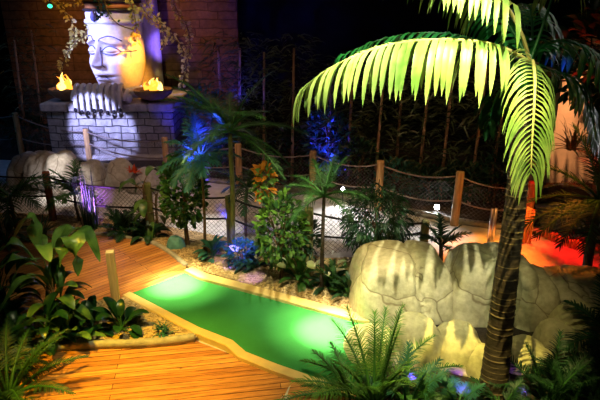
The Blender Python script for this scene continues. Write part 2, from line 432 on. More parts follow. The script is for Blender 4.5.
# ------------------------------------------------------------------ putting lane
lane = thing('putting_lane', 'long green felt mini golf lane with cream timber rails', 'golf lane', G(240, 310))
far = [G(185, 276), G(200, 283.5), G(277, 304.5), G(356, 326.5), V((.86, 4.9, 0))]
near = [G(131, 297), G(200, 333), G(233, 346), G(246, 357.5), G(277, 370), G(338, 391.5), G(356, 398)]
q = MB(); q.prism(far + near[::-1], 0, .045); q.build('felt', M['felt'], lane, smooth=False)
def off(pts, w):
    out = []
    for i, p in enumerate(pts):
        t = (pts[min(i + 1, len(pts) - 1)] - pts[max(0, i - 1)]).normalized(); out.append(p + V((-t.y, t.x, 0)) * w)
    return out
def rail(name, inner, w, h):
    outer = off(inner, w); inner = off(inner, 0.0 if w > 0 else 0.0); q = MB(); vs = []; fs = []; n = len(inner)
    b = .008 * (1 if w > 0 else -1)
    inn2, out2 = off(inner, b), off(inner, w - b)
    for a, z in ((inner, 0), (inner, h - .008), (inn2, h), (out2, h), (outer, h - .008), (outer, 0)):
        vs += [V((p.x, p.y, z)) for p in a]
    for r in range(6):
        r2 = (r + 1) % 6
        for i in range(n - 1): fs.append((r * n + i, r * n + i + 1, r2 * n + i + 1, r2 * n + i))
    fs += [tuple(r * n for r in range(6)), tuple(r * n + n - 1 for r in range(5, -1, -1))]
    q.add(vs, fs); return q.build(name, M['rail'], lane, smooth=False)
rail('rail', far, .13, .085)
rail('rail', near, -.105, .075)

# ------------------------------------------------------------------ fences
def post(parent, base_, h, r, m, tipm=None, name='post', tilt=(0, 0)):
    q = MB(); n = 14; pr = [(r * 1.03, 0), (r, .02), (r * .98, h * .5), (r * .97, h - .02), (r * .9, h)]
    q.lathe((0, 0, 0), pr, n)
    q.v = [V((p.x + p.z * tilt[0], p.y + p.z * tilt[1], p.z)) + V(base_) for p in q.v]
    return q.build(name, m, parent)
def sag(a, b, d, n=14):
    return [a.lerp(b, i / n) - V((0, 0, d * 4 * (i / n) * (1 - i / n))) for i in range(n + 1)]
def ropes(parent, a, b, hs, d, m, r=.011):
    for h, hb, mm in hs:
        q = MB(); q.tube(sag(a + V((0, 0, h)), b + V((0, 0, hb)), d, 16), r, 6); q.build('rope', mm, parent)
def net(parent, a, b, ht, hb, d, m, cell=.07, r=.0028):
    L = (b - a).length; H = ht - hb; q = MB()
    n = int(L / cell); slope = 1.0
    def pt(s, h):          # s along 0..L, h 0..H
        k = s / L; z = hb + h - 4 * d * k * (1 - k) * (h / H)
        return a.lerp(b, k) + V((0, 0, z))
    for i in range(-int(H / cell), n + 1):
        for dr in (1, -1):
            pts = []
            for j in range(5):
                h = H * j / 4; s = i * cell + h * slope
                if dr < 0: s = L - s
                pts.append((s, h))
            pts = [(s, h) for s, h in pts if -.001 <= s <= L + .001]
            if len(pts) > 1: q.tube([pt(*p) for p in pts], r, 3, cap=False)
    q.build('netting', m, parent, smooth=False)

nf = thing('rope_fence', 'near rope and net fence behind the gravel bed, red-brown post at left', 'fence', G(200, 250))
npos = [(-5.6, 8.35), (-3.78, 7.82), (-2.15, 7.35), (-.95, 6.92), (.11, 6.36), (1.72, 6.98), (2.85, 6.75)]
nmat = ['wood', 'redwood', 'mosswood', 'mosswood', 'mosswood', 'mosswood']
nh = [.8, .80, .78, .74, .78, .36, .5]
for i, (x, y) in enumerate(npos[:-1]):
    post(nf, (x, y, 0), nh[i], .055 if i < 4 else .06, M[nmat[i]])
for i in range(5):
    a, b = V((*npos[i], 0)), V((*npos[i + 1], 0))
    k = 1 if i < 4 else .45
    ropes(nf, a, b, [(.72, .72 * k, M['blackrope']), (.42, .42 * k, M['blackrope'])], .07, None, .014)
    net(nf, a, b, .70, .10, .07, M['net'])
ff = thing('rope_fence', 'far rope and net fence in front of the dark bamboo', 'fence', G(320, 195))
fpos = [(-8.0, 12.2), (-6.05, 11.6), (-4.42, 11.15), (-2.52, 10.0), (-1.1, 9.5), (.22, 9.0), (1.27, 8.35), (2.33, 7.69), (3.30, 7.4)]
fpos = [V((x, y, 0)) for x, y in fpos]
fh = [.9, .95, .70, .80, .80, .80, .82, .84, .78]
for i, p in enumerate(fpos):
    post(ff, p, fh[i], .062, M['wood'], tilt=(0, 0) if i != 7 else (.02, 0))
for i in range(len(fpos) - 1):
    a, b = fpos[i], fpos[i + 1]
    ropes(ff, a, b, [(fh[i] - .06, fh[i + 1] - .06, M['rope']), (.40, .40, M['rope'])], .10, None, .013)
    net(ff, a, b, .72, .08, .10, M['net'])

# ------------------------------------------------------------------ short bollard and steel pole
bl = thing('wooden_bollard', 'short square pale wooden bollard standing at the end of the lane', 'bollard', G(117, 308))
p = G(117, 308, 0); q = MB(); q.box(p + V((0, 0, .35)), (.085, .085, .66), .25, 0, .004); q.build('post', M['palewood'], bl, smooth=False)
q = MB(); q.box(p + V((0, 0, .685)), (.082, .082, .012), .25, 0, .004); q.build('post_top', M['endgrain'], bl, smooth=False)
p = G(488, 246); sp = thing('steel_pole', 'slim polished steel pole standing on the red and orange walkway', 'pole', p)
q = MB(); q.tube([p, p + V((.0, 0, .55))], .022, 16); q.tube([p + V((.055, .02, 0)), p + V((.055, .02, .55))], .022, 16); q.build('tube', M['steel'], sp)
q = MB(); q.lathe(p + V((.027, .01, 0)), [(.09, 0), (.09, .012), (.04, .02)], 24); q.build('base_plate', M['steel'], sp)

# ------------------------------------------------------------------ boulders
def boulder(label, c, size, rz=0, ex=2.8, seed=0, m='rock', amp=.05, group=None, grooves=()):
    import bmesh
    bm = bmesh.new(); bmesh.ops.create_icosphere(bm, subdivisions=5, radius=1)
    sv = V((seed * 7.3, seed * 3.1, seed * 1.7)); hx, hy, hz = size[0] / 2, size[1] / 2, size[2]
    for v in bm.verts:
        d = v.co.normalized()
        r = (abs(d.x) ** ex + abs(d.y) ** ex + abs(d.z) ** ex) ** (-1 / ex)
        p = d * r
        nz = noise.fractal(p * 1.2 + sv, 1.0, 2.0, 4) * amp * 2 + noise.noise(p * 4 + sv) * amp * .35
        p = p * (1 + nz)
        for gx, gw, gd in grooves:           # vertical creases
            k = math.exp(-((p.x - gx - .12 * noise.noise(V((p.z * 2, seed, 0)))) / gw) ** 2)
            p.y *= 1 - gd * k; p.z *= 1 - gd * .4 * k
        taper = 1 - .12 * max(0, p.z)
        v.co = V((p.x * hx * taper, p.y * hy * taper, p.z * hz if p.z > 0 else p.z * .04))
    me = bpy.data.meshes.new('boulder'); bm.to_mesh(me); bm.free()
    me.polygons.foreach_set('use_smooth', [True] * len(me.polygons)); me.materials.append(M[m])
    o = bpy.data.objects.new('boulder', me); col.objects.link(o); o.location = c; o.rotation_euler = (0, 0, rz)
    ORG[o.name] = V(c); tag(o, label, 'boulder', group); return o
def bpx(label, ul, ur, vt, Y, dep, seed, rz=0, ex=2.8, m='rock', group=None, amp=.05, z0=.02, grooves=()):
    l, r_, t = P(ul, vt, Y), P(ur, vt, Y), P((ul + ur) / 2, vt, Y + dep * .1)
    return boulder(label, ((l.x + r_.x) / 2, Y, z0), (r_.x - l.x, dep, max(.1, t.z - z0)), rz, ex, seed, m, amp, group, grooves)
g1 = 'tall sandy boulders beside the lane'
bpx('broad sandy boulder at the end of the green lane, brightest of the tall rocks', 351, 454, 246, 5.42, 1.0, 1, .08, 5.0, group=g1, amp=.022, grooves=((.18, .045, .22), (.30, .03, .10)))
bpx('broad greenish boulder directly behind the big palm trunk', 447, 540, 249, 5.40, 1.0, 3, -.06, 5.0, group=g1, amp=.03, grooves=((-.05, .04, .16), (.5, .06, .12)))
bpx('lower brown boulder wedged right of the palm trunk', 508, 560, 268, 5.22, .8, 4, -.1, 3.6, group=g1, amp=.035)
bpx('wide brown boulder at the right end of the back row', 536, 628, 272, 5.32, .95, 5, 0, 3.6, group=g1, amp=.05, grooves=((-.2, .05, .12),))
g2 = 'low rounded boulders in front of the tall ones'
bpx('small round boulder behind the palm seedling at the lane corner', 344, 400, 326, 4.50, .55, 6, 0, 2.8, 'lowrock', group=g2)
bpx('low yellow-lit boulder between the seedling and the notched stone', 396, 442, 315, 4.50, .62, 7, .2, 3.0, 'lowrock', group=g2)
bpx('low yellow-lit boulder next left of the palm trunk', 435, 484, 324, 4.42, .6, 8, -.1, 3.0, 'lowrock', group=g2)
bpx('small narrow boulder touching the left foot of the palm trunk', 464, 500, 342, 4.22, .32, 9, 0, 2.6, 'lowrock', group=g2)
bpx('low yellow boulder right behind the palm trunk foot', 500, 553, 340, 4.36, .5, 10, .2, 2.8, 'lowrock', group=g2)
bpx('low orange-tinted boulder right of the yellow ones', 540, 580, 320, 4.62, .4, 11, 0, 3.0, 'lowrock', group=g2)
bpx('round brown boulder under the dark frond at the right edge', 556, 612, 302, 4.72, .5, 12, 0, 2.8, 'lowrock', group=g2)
g3 = 'grey boulders below the statue'
bpx('grey boulder far left behind the fence', 8, 40, 152, 9.9, .9, 21, 0, 3, 'greyrock', g3)
bpx('dim grey boulder second from the left below the statue', 24, 58, 150, 9.6, .9, 22, 0, 3, 'greyrock', g3)
bpx('smooth grey boulder with a small white highlight above the red post', 42, 76, 152, 9.4, .9, 23, 0, 2.8, 'greyrock', g3)
bpx('small grey boulder behind the purple-lit plant', 74, 104, 160, 9.7, .7, 24, 0, 2.8, 'greyrock', g3)
bpx('pointed pale boulder in front of the stone pedestal', 103, 134, 158, 9.6, .7, 25, 0, 2.4, 'greyrock', g3)
bpx('dark brown boulder right of the pale one under the pedestal', 128, 160, 168, 9.4, .7, 26, 0, 2.6, 'greyrock', g3)

# ------------------------------------------------------------------ statue on pedestal
pc = V((-3.95, 12.15, 0))
pd = thing('stone_pedestal', 'block stone pedestal under the giant carved head', 'pedestal', pc)
q = MB(); q.box(pc + V((0, 0, .51)), (2.62, 1.7, 1.02), 0, 0, .03); q.build('body', M['pedestal'], pd, smooth=False)
q = MB()
for i in range(5):
    q.box(pc + V((-1.1 + .55 * i + R.uniform(-.01, .01), 0, 1.12)), (.545, 1.86, .17 + R.uniform(-.01, .015)), R.uniform(-.01, .01), 0, .025)
q.build('coping', M['slab'], pd, smooth=False)
q = MB(); q.box(pc + V((0, -.1, .06)), (2.9, 1.8, .12), 0, 0, .03); q.build('plinth', M['slab'], pd, smooth=False)
TZ = 1.215
st = thing('carved_head_statue', 'giant pale stone head with closed eyes and striped crown above folded fingers', 'statue', pc + V((.1, .1, TZ)))
hc = P(118.5, 60, 12.2); hc = V((hc.x, 12.2, TZ + .12)); HW, HD, HH = .54, .50, 1.62; YAW = -math.radians(27)
def gs(x, z, cx, cz, sx, sz): return math.exp(-((x - cx) / sx) ** 2 - ((z - cz) / sz) ** 2)
def head_pt(th, t):
    z = HH * t
    # outline half width by height
    w = HW * (.62 + .38 * min(1, t / .38) ** .7) * (1 if t < .9 else 1)
    if t < .06: w *= .55 + .45 * (t / .06) ** .5
    d = HD * (.80 + .2 * min(1, t / .25))
    if t < .06: d *= .7 + .3 * (t / .06)
    c, s = math.cos(th), math.sin(th); e = 2.6
    r = (abs(c) ** e + abs(s) ** e) ** (-1 / e)
    x = w * r * s; y = -d * r * c
    if c > 0:
        f = 0
        f += .19 * gs(x, z, 0, .62, .10, .13) + .14 * gs(x, z, 0, .82, .065, .24) + .10 * (gs(x, z, .1, .585, .06, .06) + gs(x, z, -.1, .585, .06, .06))   # nose
        f += .09 * math.exp(-((z - 1.06 - .05 * math.cos(x * 7)) / .05) ** 2) * math.exp(-((abs(x) - .24) / .2) ** 4)                                       # brows
        for sd in (-1, 1):
            ex_, ez = .26 * sd, .88
            f -= .085 * gs(x, z, ex_, ez, .21, .13)
            f += .16 * gs(x, z, ex_, ez - .01, .15, .075)
            f -= .03 * math.exp(-((z - ez + .035 - .4 * (x - ex_) ** 2) / .012) ** 2) * math.exp(-((x - ex_) / .15) ** 4)
            f += .05 * gs(x, z, .36 * sd, .60, .14, .16)
        f += .17 * gs(x, z, 0, .41, .19, .045) + .15 * gs(x, z, 0, .29, .16, .05) - .09 * gs(x, z, 0, .352, .2, .018)
        f -= .03 * gs(x, z, 0, .22, .16, .03); f += .07 * gs(x, z, 0, .10, .17, .08)
        f -= .03 * gs(x, z, 0, .47, .04, .03)
        y -= f * min(1, c * 1.6)
    return V((x, y, z))
cy, sy = math.cos(YAW), math.sin(YAW)
def toW(p): return hc + V((p.x * cy - p.y * sy, p.x * sy + p.y * cy, p.z))
q = MB(); NT, NZ = 150, 150; vs = []; fs = []
for j in range(NZ + 1):
    for i in range(NT):
        # finer sampling at the front
        u = i / NT * 2 - 1; th = PI * (u * .55 + .45 * u * abs(u) ** 1.5) if True else 0
        vs.append(toW(head_pt(th, j / NZ)))
for j in range(NZ):
    for i in range(NT):
        i2 = (i + 1) % NT; fs.append((j * NT + i, j * NT + i2, (j + 1) * NT + i2, (j + 1) * NT + i))
fs.append(tuple(range(NT - 1, -1, -1))); fs.append(tuple(NZ * NT + i for i in range(NT)))
q.add(vs, fs); head = q.build('head', M['stone'], st)
def surf_line(par, name, pts, r, m):
    q = MB(); out = []
    for x, z in pts:
        lo, hi = -PI / 2, PI / 2
        for _ in range(26):
            md = (lo + hi) / 2
            if head_pt(md, z / HH).x < x: lo = md
            else: hi = md
        p = head_pt(lo, z / HH); out.append(toW(V((p.x, p.y - .004, p.z))))
    q.tube(out, r, 6); return q.build(name, m, par)
for sd in (-1, 1):
    ex_ = .26 * sd
    surf_line(head, 'eyelid_line', [(ex_ + .19 * k / 8, .86 + .11 * (1 - (k / 8) ** 2)) for k in range(-8, 9)], .012, M['line'])
    surf_line(head, 'eyelid_line', [(ex_ + .18 * k / 8, .845 - .05 * (1 - (k / 8) ** 2)) for k in range(-8, 9)], .010, M['line'])
    surf_line(head, 'nose_line', [(sd * (.06 + .09 * (k / 8) ** 2), .95 - .40 * k / 8) for k in range(9)], .010, M['line'])
    surf_line(head, 'brow_line', [(ex_ * 1.0 + .21 * k / 8, 1.07 + .10 * (1 - (k / 8) ** 2)) for k in range(-8, 9)], .011, M['line'])
surf_line(head, 'cheek_line', [(.43 + .15 * k / 6, .86) for k in range(7)], .011, M['line'])
surf_line(head, 'mouth_line', [(.2 * k / 8, .352 - .05 * (k / 8) ** 2) for k in range(-8, 9)], .012, M['line'])
# headband and tiered crown
def ring(name, z0, z1, kx, m, bulge=0.0):
    q = MB(); n = 64; vs = []; fs = []; prof = [(0.97, z0), (1 + bulge, z0 + .01), (1 + bulge * 1.5, (z0 + z1) / 2), (1 + bulge, z1 - .01), (.97, z1)]
    for k, z in prof:
        for i in range(n):
            p = head_pt(2 * PI * i / n, .97); vs.append(toW(V((p.x * k * kx, p.y * k * kx, z))))
    for j in range(len(prof) - 1):
        for i in range(n): fs.append((j * n + i, j * n + (i + 1) % n, (j + 1) * n + (i + 1) % n, (j + 1) * n + i))
    fs += [tuple(range(n - 1, -1, -1)), tuple(4 * n + i for i in range(n))]
    q.add(vs, fs); return q.build(name, m, st)
z = 1.40
for h, k, m, bl_ in ((.09, 1.04, 'crown_blue', .02), (.15, .99, 'stone', .0), (.06, 1.05, 'crown_dark', .02), (.10, .98, 'crown_orange', 0), (.07, 1.02, 'crown_dark', .02), (.12, .93, 'crown_orange', 0), (.07, .97, 'crown_dark', .02), (.20, .86, 'crown_blue', .02), (.08, .92, 'crown_dark', .02), (.25, .74, 'crown_orange', .02)):
    ring('crown_band', z, z + h, k, M[m], bl_); z += h
gm = toW(head_pt(0, .93)); q = MB(); q.lathe((0, 0, 0), [(.0, -.10), (.05, -.06), (.065, 0), (.045, .07), (.0, .14)], 16); q.v = [p + gm + V((-.03, -.05, .03)) for p in q.v]; q.build('forehead_jewel', M['line'], st)
# folded hands: two hands, fingers curling over the slab edge
def hand(x, mirror, nfing=4):
    fy = pc.y - .93; q = MB()
    q.box(V((x, fy + .32, TZ + .11)), (.50, .30, .17), 0, 0, .06); h = q.build('hand', M['stone'], st)
    for i in range(nfing):
        k = i if not mirror else nfing - 1 - i
        fx = x - .19 + .127 * i; L = (.36, .42, .40, .33)[k]
        pts = [V((fx, fy + .34, TZ + .13)), V((fx, fy + .18, TZ + .32)), V((fx, fy + .02, TZ + .33)), V((fx, fy - .085, TZ + .17)), V((fx, fy - .10, TZ + .10 - L * .55)), V((fx, fy - .07, TZ + .05 - L * .72))]
        q = MB(); q.tube(smooth_path(pts, 20), [.045, .046, .047, .048, .050, .051, .050, .047, .045, .044, .046, .047, .046, .044, .043, .043, .042, .040, .038, .030, .016][:len(smooth_path(pts, 20))], 12)
        f = q.build('finger', M['stone'], h)
        q = MB(); q.lathe((0, 0, 0), [(.0, -.012), (.03, -.008), (.036, 0), (.0, .008)], 12)
        q.v = [V((p.x, -p.z, p.y * 1.3)) + V((fx, fy - .150, TZ + .08 - L * .58)) for p in q.v]; q.build('nail', M['crown_dark'], h)
    tx = x + (.27 if not mirror else -.27)
    q = MB(); q.tube(smooth_path([V((tx * .5 + x * .5, fy + .35, TZ + .15)), V((tx, fy + .2, TZ + .2)), V((tx, fy + .04, TZ + .14)), V((tx, fy - .05, TZ + .07))], 9), [.06, .065, .066, .066, .064, .06, .055, .05, .045, .03][:len(smooth_path([V((0, 0, 0))] * 4, 9))], 12); q.build('thumb', M['stone'], h)
hx = P(87, 100, 11.2).x
hand(hx - .02, True); hand(hx + .50, False)
q = MB(); q.tube(smooth_path([V((hx + .45, pc.y - .5, TZ + .12)), V((hx + .85, pc.y - .45, TZ + .15)), V((hx + 1.1, pc.y - .1, TZ + .12))], 10), [.09, .10, .11, .11, .11, .12, .12, .12, .12, .12, .12][:11], 14); q.build('forearm', M['stone'], st)
# carved skull-like knob right of the hand
p0 = P(129, 104, 11.3); q = MB()
q.lathe(V((p0.x, 11.3, TZ)), [(.05, 0), (.07, .05), (.085, .1), (.07, .15), (.03, .18)], 18); o = q.build('stone_finial', M['stone']); tag(o, 'small round stone knob on the slab between the fingers and the right fire bowl', 'ornament')
# column behind the head, lit violet
cp = P(149, 60, 13.45); q = MB(); q.lathe(V((cp.x, 13.45, 0)), [(.34, 0), (.34, .2), (.30, .25), (.30, 3.8), (.34, 3.9), (.34, 4.3)], 32)
o = q.build('stone_column', M['stone']); tag(o, 'round pale column close behind the right side of the carved head', 'column')

def fire_bowl(u, v, Y, r, label, seed):
    rr = random.Random(seed); c = P(u, v, Y); c = V((c.x, Y, TZ + .0))
    t = thing('fire_bowl', label, 'fire bowl', c, 'fire bowls on the pedestal')
    q = MB(); q.lathe(c, [(r * .32, 0), (r * .34, .03), (r * .64, .07), (r * .93, .155), (r, .225), (r * .99, .25), (r * .92, .245), (r * .84, .20), (r * .5, .17)], 40); q.build('bowl', M['bowl'], t)
    q = MB(); q.lathe(c, [(r * .8, .18), (r * .7, .215), (r * .3, .24), (.01, .25)], 24); q.build('embers', M['coal'], t)
    q = MB(); q2 = MB()
    for k in range(11):
        a = rr.uniform(0, 2 * PI); d = rr.uniform(0, r * .42); h = rr.uniform(.10, .34) * (1.25 - d / r)
        b = c + V((math.cos(a) * d, math.sin(a) * d, .21)); lx, ly = rr.uniform(-.05, .05), rr.uniform(-.05, .05)
        pts = [b, b + V((lx * .5, ly, h * .3)), b + V((-lx, -ly, h * .65)), b + V((lx, ly, h))]
        (q if k % 3 else q2).tube(smooth_path(pts, 9), [.03, .05, .055, .05, .045, .035, .026, .017, .009, .002], 8)
    f = q.build('flame', M['flame'], t); q2.build('flame_core', M['flame_core'], f)
    return c
b1 = fire_bowl(66, 98, 11.6, .33, 'brown fire bowl burning on the left end of the pedestal', 1)
b2 = fire_bowl(154, 98, 11.5, .40, 'brown fire bowl burning on the right end of the pedestal', 2)

# ------------------------------------------------------------------ vines
def vine(label, pts, n, sd, lw=.055, mt='ivy'):
    rr = random.Random(sd); pts = smooth_path(pts, 40)
    t = thing('hanging_vine', label, 'vine', pts[0], 'vines round the carved head')
    q = MB(); q.tube(pts, .012, 6); q.build('stem', M['vine'], t); q = MB()
    for i in range(int(n * .6)):
        p, T = along(pts, rr.uniform(.0, .999))
        D = V((rr.uniform(-1, 1), rr.uniform(-1, .3), rr.uniform(-.9, .6)))
        q.leaf(p + D * .04, D, T + V((.2, 0, .1)), lw * rr.uniform(1, 1.9), lw * rr.uniform(.7, 1.1), .4, 3, .15, 0, 'oval')
    q.build('leaves', M[mt], t)
vine('leafy vine looping down left of the carved head', [P(52, -6, 12.4), P(62, 8, 12.3), P(72, 22, 12.2), P(74, 38, 12.1), P(67, 52, 12.1), P(62, 70, 12.1)], 190, 1)
vine('leafy vine draped from crown edge to the left loop', [P(92, 22, 11.9), P(85, 35, 12.0), P(76, 42, 12.0), P(66, 55, 12.0)], 80, 2)
vine('leafy vine running along the top left of the statue wall', [P(40, -4, 12.4), P(60, 3, 12.3), P(80, 2, 12.3), P(93, 8, 12.0)], 100, 3)
vine('short vine hanging in front of the crown over the temple', [P(128, -4, 11.5), P(133, 10, 11.45), P(136, 25, 11.45), P(136, 42, 11.45)], 110, 4)
vine('dark vine curled around the forehead band', [P(104, -3, 11.45), P(108, 12, 11.4), P(118, 24, 11.35), P(134, 30, 11.4)], 20, 5, .04, 'leaf_mid')
vine('leafy vine arching from the crown to the right wall', [P(140, 4, 11.9), P(150, 18, 12.2), P(165, 28, 12.3), P(180, 45, 12.3), P(186, 65, 12.3), P(181, 88, 12.2)], 260, 6)
vine('leafy vine hanging straight down at right of the statue', [P(172, -6, 12.3), P(177, 12, 12.3), P(186, 25, 12.2), P(190, 45, 12.2), P(187, 58, 12.2)], 180, 7)
vine('short leafy vine hanging beside the violet column', [P(146, 0, 12.0), P(152, 12, 12.0), P(162, 26, 12.0), P(164, 48, 12.0)], 90, 8)
vine('short dark creeper hanging in front of the brow jewel', [P(96, -3, 11.2), P(101, 8, 11.2), P(100, 18, 11.2)], 50, 9, .05, 'leaf_teal')

# ------------------------------------------------------------------ main palm
pb = G(492, 398); pr_ = random.Random(11)
mp_ = thing('palm_tree', 'large palm with ringed dark trunk and bright green fronds in the right foreground', 'palm', pb)
crown = P(530, 62, 4.02)
tp = smooth_path([pb, P(499, 340, 3.93), P(507, 270, 3.95), P(516, 200, 3.98), P(521, 130, 4.0), crown], 60)
q = MB(); rad = []
for i in range(len(tp)):
    t = i / (len(tp) - 1); r0 = .042 * (1 - t) ** 1.8 + .078 * (1 - .22 * t)
    rad.append(r0 * (1.0 if i % 2 else 1.05))
q.tube(tp, rad, 24); q.build('trunk', M['trunk'], mp_)
q = MB()
for i in range(1, len(tp) - 6, 1):
    t = i / (len(tp) - 1); r0 = .042 * (1 - t) ** 1.8 + .078 * (1 - .22 * t)
    a, T = tp[i], (tp[i + 1] - tp[i]).normalized()
    q.tube([a - T * .005, a + T * .005], [r0 * (1.03 + .06 * pr_.random()), r0 * 1.03], 24, cap=False)
q.build('trunk_rings', M['ringbark'], mp_)
q = MB(); q.tube([tp[-7], tp[-5], tp[-3], tp[-1]], [.075, .09, .085, .05], 16); q.build('crownshaft', M['leaf_deep'], mp_)
def main_frond(pts, n, L, w, m='leaf_main', droop=.9, ang=60, up=V((0, 0, 1)), rise=.1, t0=.12, tipL=.5, rr=.011, jit=.12, fold=.12, rib=False):
    pts = smooth_path(pts, 30)
    q = MB(); q.frond(pts, n, L, w, droop, ang, 0, t0, 6, fold, up, jit, tipL, pr_, rise)
    f = q.build('frond', M[m], mp_)
    q = MB(); q.tube(pts, [rr * (1.3 - i / (len(pts) - 1)) for i in range(len(pts))], 8); q.build('rib', M['rib' if rib else 'leaf_deep'], f)  # back fronds take the dark rib, with shade put into its colour
C = crown
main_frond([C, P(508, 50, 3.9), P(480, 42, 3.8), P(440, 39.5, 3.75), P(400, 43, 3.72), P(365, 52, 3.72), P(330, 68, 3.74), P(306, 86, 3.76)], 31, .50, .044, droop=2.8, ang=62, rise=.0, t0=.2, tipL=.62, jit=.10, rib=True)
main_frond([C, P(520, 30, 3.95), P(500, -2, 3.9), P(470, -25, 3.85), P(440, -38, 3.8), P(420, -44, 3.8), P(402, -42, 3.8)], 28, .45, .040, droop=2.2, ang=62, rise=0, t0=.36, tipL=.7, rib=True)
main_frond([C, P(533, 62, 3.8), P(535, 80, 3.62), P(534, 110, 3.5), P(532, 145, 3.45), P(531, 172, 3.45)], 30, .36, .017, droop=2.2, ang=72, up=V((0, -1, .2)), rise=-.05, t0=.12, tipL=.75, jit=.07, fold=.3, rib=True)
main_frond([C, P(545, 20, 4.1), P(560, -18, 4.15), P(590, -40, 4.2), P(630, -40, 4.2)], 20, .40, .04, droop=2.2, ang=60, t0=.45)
main_frond([C, P(505, 52, 4.3), P(470, 38, 4.5), P(420, 33, 4.6), P(375, 42, 4.65), P(345, 55, 4.65)], 24, .36, .045, 'leaf_deep', 1.8, 60)  # from here back and side fronds: shade put into darker leaf colours
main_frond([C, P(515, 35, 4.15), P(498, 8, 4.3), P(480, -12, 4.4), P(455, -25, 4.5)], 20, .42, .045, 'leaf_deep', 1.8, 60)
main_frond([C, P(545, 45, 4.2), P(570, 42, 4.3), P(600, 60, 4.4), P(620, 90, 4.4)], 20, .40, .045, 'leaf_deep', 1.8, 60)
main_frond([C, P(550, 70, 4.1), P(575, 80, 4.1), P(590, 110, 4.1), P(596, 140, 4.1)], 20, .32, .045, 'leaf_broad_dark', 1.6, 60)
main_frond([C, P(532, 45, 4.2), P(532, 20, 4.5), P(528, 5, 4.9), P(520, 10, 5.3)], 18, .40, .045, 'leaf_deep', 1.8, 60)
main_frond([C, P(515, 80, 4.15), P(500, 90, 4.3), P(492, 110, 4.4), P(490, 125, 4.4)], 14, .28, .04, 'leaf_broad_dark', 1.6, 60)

# ------------------------------------------------------------------ generic plants
def palm(name, label, base_, h, tr, nf, FL, LL, lw, m, seed, cat='palm', elev=(20, 70), droop=.8, nl=18, group=None, az=(0, 360), top=None, tm='bark', stems=1, ldroop=.6, out=.6, hang=1.1, shape='blade'):
    rr = random.Random(seed); base_ = V(base_)
    t = thing(name, label, cat, base_, group)
    top = V(top) if top is not None else base_ + V((rr.uniform(-.05, .05), rr.uniform(-.05, .05), h))
    if tr:
        mid = base_.lerp(top, .5) + V((rr.uniform(-.03, .03) * h, rr.uniform(-.02, .02), 0))
        pts = smooth_path([base_, mid, top], 14); q = MB(); q.tube(pts, [tr * (1.15 - .35 * i / (len(pts) - 1)) * (1 + .06 * (i % 2)) for i in range(len(pts))], 12)
        q.build('trunk', M[tm], t)
    for k in range(nf):
        a = math.radians(az[0] + (az[1] - az[0]) * (k + rr.uniform(-.3, .3)) / nf)
        e = math.radians(rr.uniform(*elev)); L = FL * rr.uniform(.8, 1.1)
        d = V((math.cos(a) * math.cos(e), math.sin(a) * math.cos(e), math.sin(e))); p = top.copy() if tr else base_ + V((math.cos(a), math.sin(a), 0)) * .03
        pts = [p.copy()]
        for s in range(7):
            p = p + d * (L / 7); d = (d + V((0, 0, -1)) * droop * hang / 7).normalized()
            pts.append(p.copy())
        q = MB(); q.frond(pts, nl, LL, lw, ldroop, 58, 0, .2 if tr else .3, 3, .2, V((0, 0, 1)), .15, .35, rr, .2, shape)
        f = q.tube(pts, [.009 * (1.2 - s / 7) * (1 + FL) for s in range(8)], 5, 1)
        q.build('frond', [M[m], M['leaf_mid']], t)
    return t
def broadleaf(name, label, base_, h, nleaf, L, W, m, seed, cat='plant', elev=(15, 75), droop=.9, group=None, stem=True, petiole=.5, sep=False, flowers=0, az=None, mi=None):
    rr = random.Random(seed); base_ = V(base_)
    t = thing(name, label, cat, base_, group)
    qs = MB(); ql = MB()
    if stem and h > .15:
        qs.tube(smooth_path([base_, base_ + V((rr.uniform(-.03, .03), 0, h * .5)), base_ + V((0, 0, h))], 8), [.022, .021, .02, .019, .018, .017, .016, .015, .012][:9], 8)
    for k in range(nleaf):
        a = rr.uniform(0, 2 * PI) if az is None else math.radians(rr.uniform(*az)); f = (k + .5) / nleaf
        e = math.radians(elev[0] + (elev[1] - elev[0]) * f + rr.uniform(-8, 8))
        d = V((math.cos(a) * math.cos(e), math.sin(a) * math.cos(e), math.sin(e)))
        b = base_ + V((0, 0, h * (.25 + .75 * f) if stem else .02)); pl = L * petiole * rr.uniform(.8, 1.2)
        p1 = b + d * pl; qs.tube([b, b.lerp(p1, .5) + V((0, 0, .01)), p1], [.008, .007, .005], 5, cap=False)
        W_ = d.cross(V((0, 0, 1)));
        if W_.length < .1: W_ = V((1, 0, 0))
        qq = MB() if sep else ql
        qq.leaf(p1, d, W_, L * rr.uniform(.75, 1.15), W * rr.uniform(.8, 1.1), droop * rr.uniform(.7, 1.2), 9, .16, 0, 'oval')
        if sep: qq.build('leaf', M[m], t)
    if not sep: ql.build('leaves', M[m], t)
    if qs.v: qs.build('stems', M['leaf_mid'] if not stem else M['bark'] if h > .5 else M['leaf_mid'], t)
    for k in range(flowers):
        a = rr.uniform(PI, 2 * PI); r1 = L * rr.uniform(.3, 1.0); hh = h + L * rr.uniform(.9, 1.4)
        tip = base_ + V((math.cos(a) * r1, math.sin(a) * r1, hh)); q = MB()
        q.tube([base_ + V((0, 0, .03)), base_.lerp(tip, .6) + V((0, 0, .05)), tip], .004, 5, 1)
        q.leaf(tip, V((math.cos(a), math.sin(a), .9)), V((1, .3, 0)), .13, .075, .3, 5, .3, 0, 'oval')
        q.tube([tip, tip + V((0, -.015, .06))], .008, 6, 0)
        q.build('flower', [M['petal'], M['leaf_mid']], t)
    return t
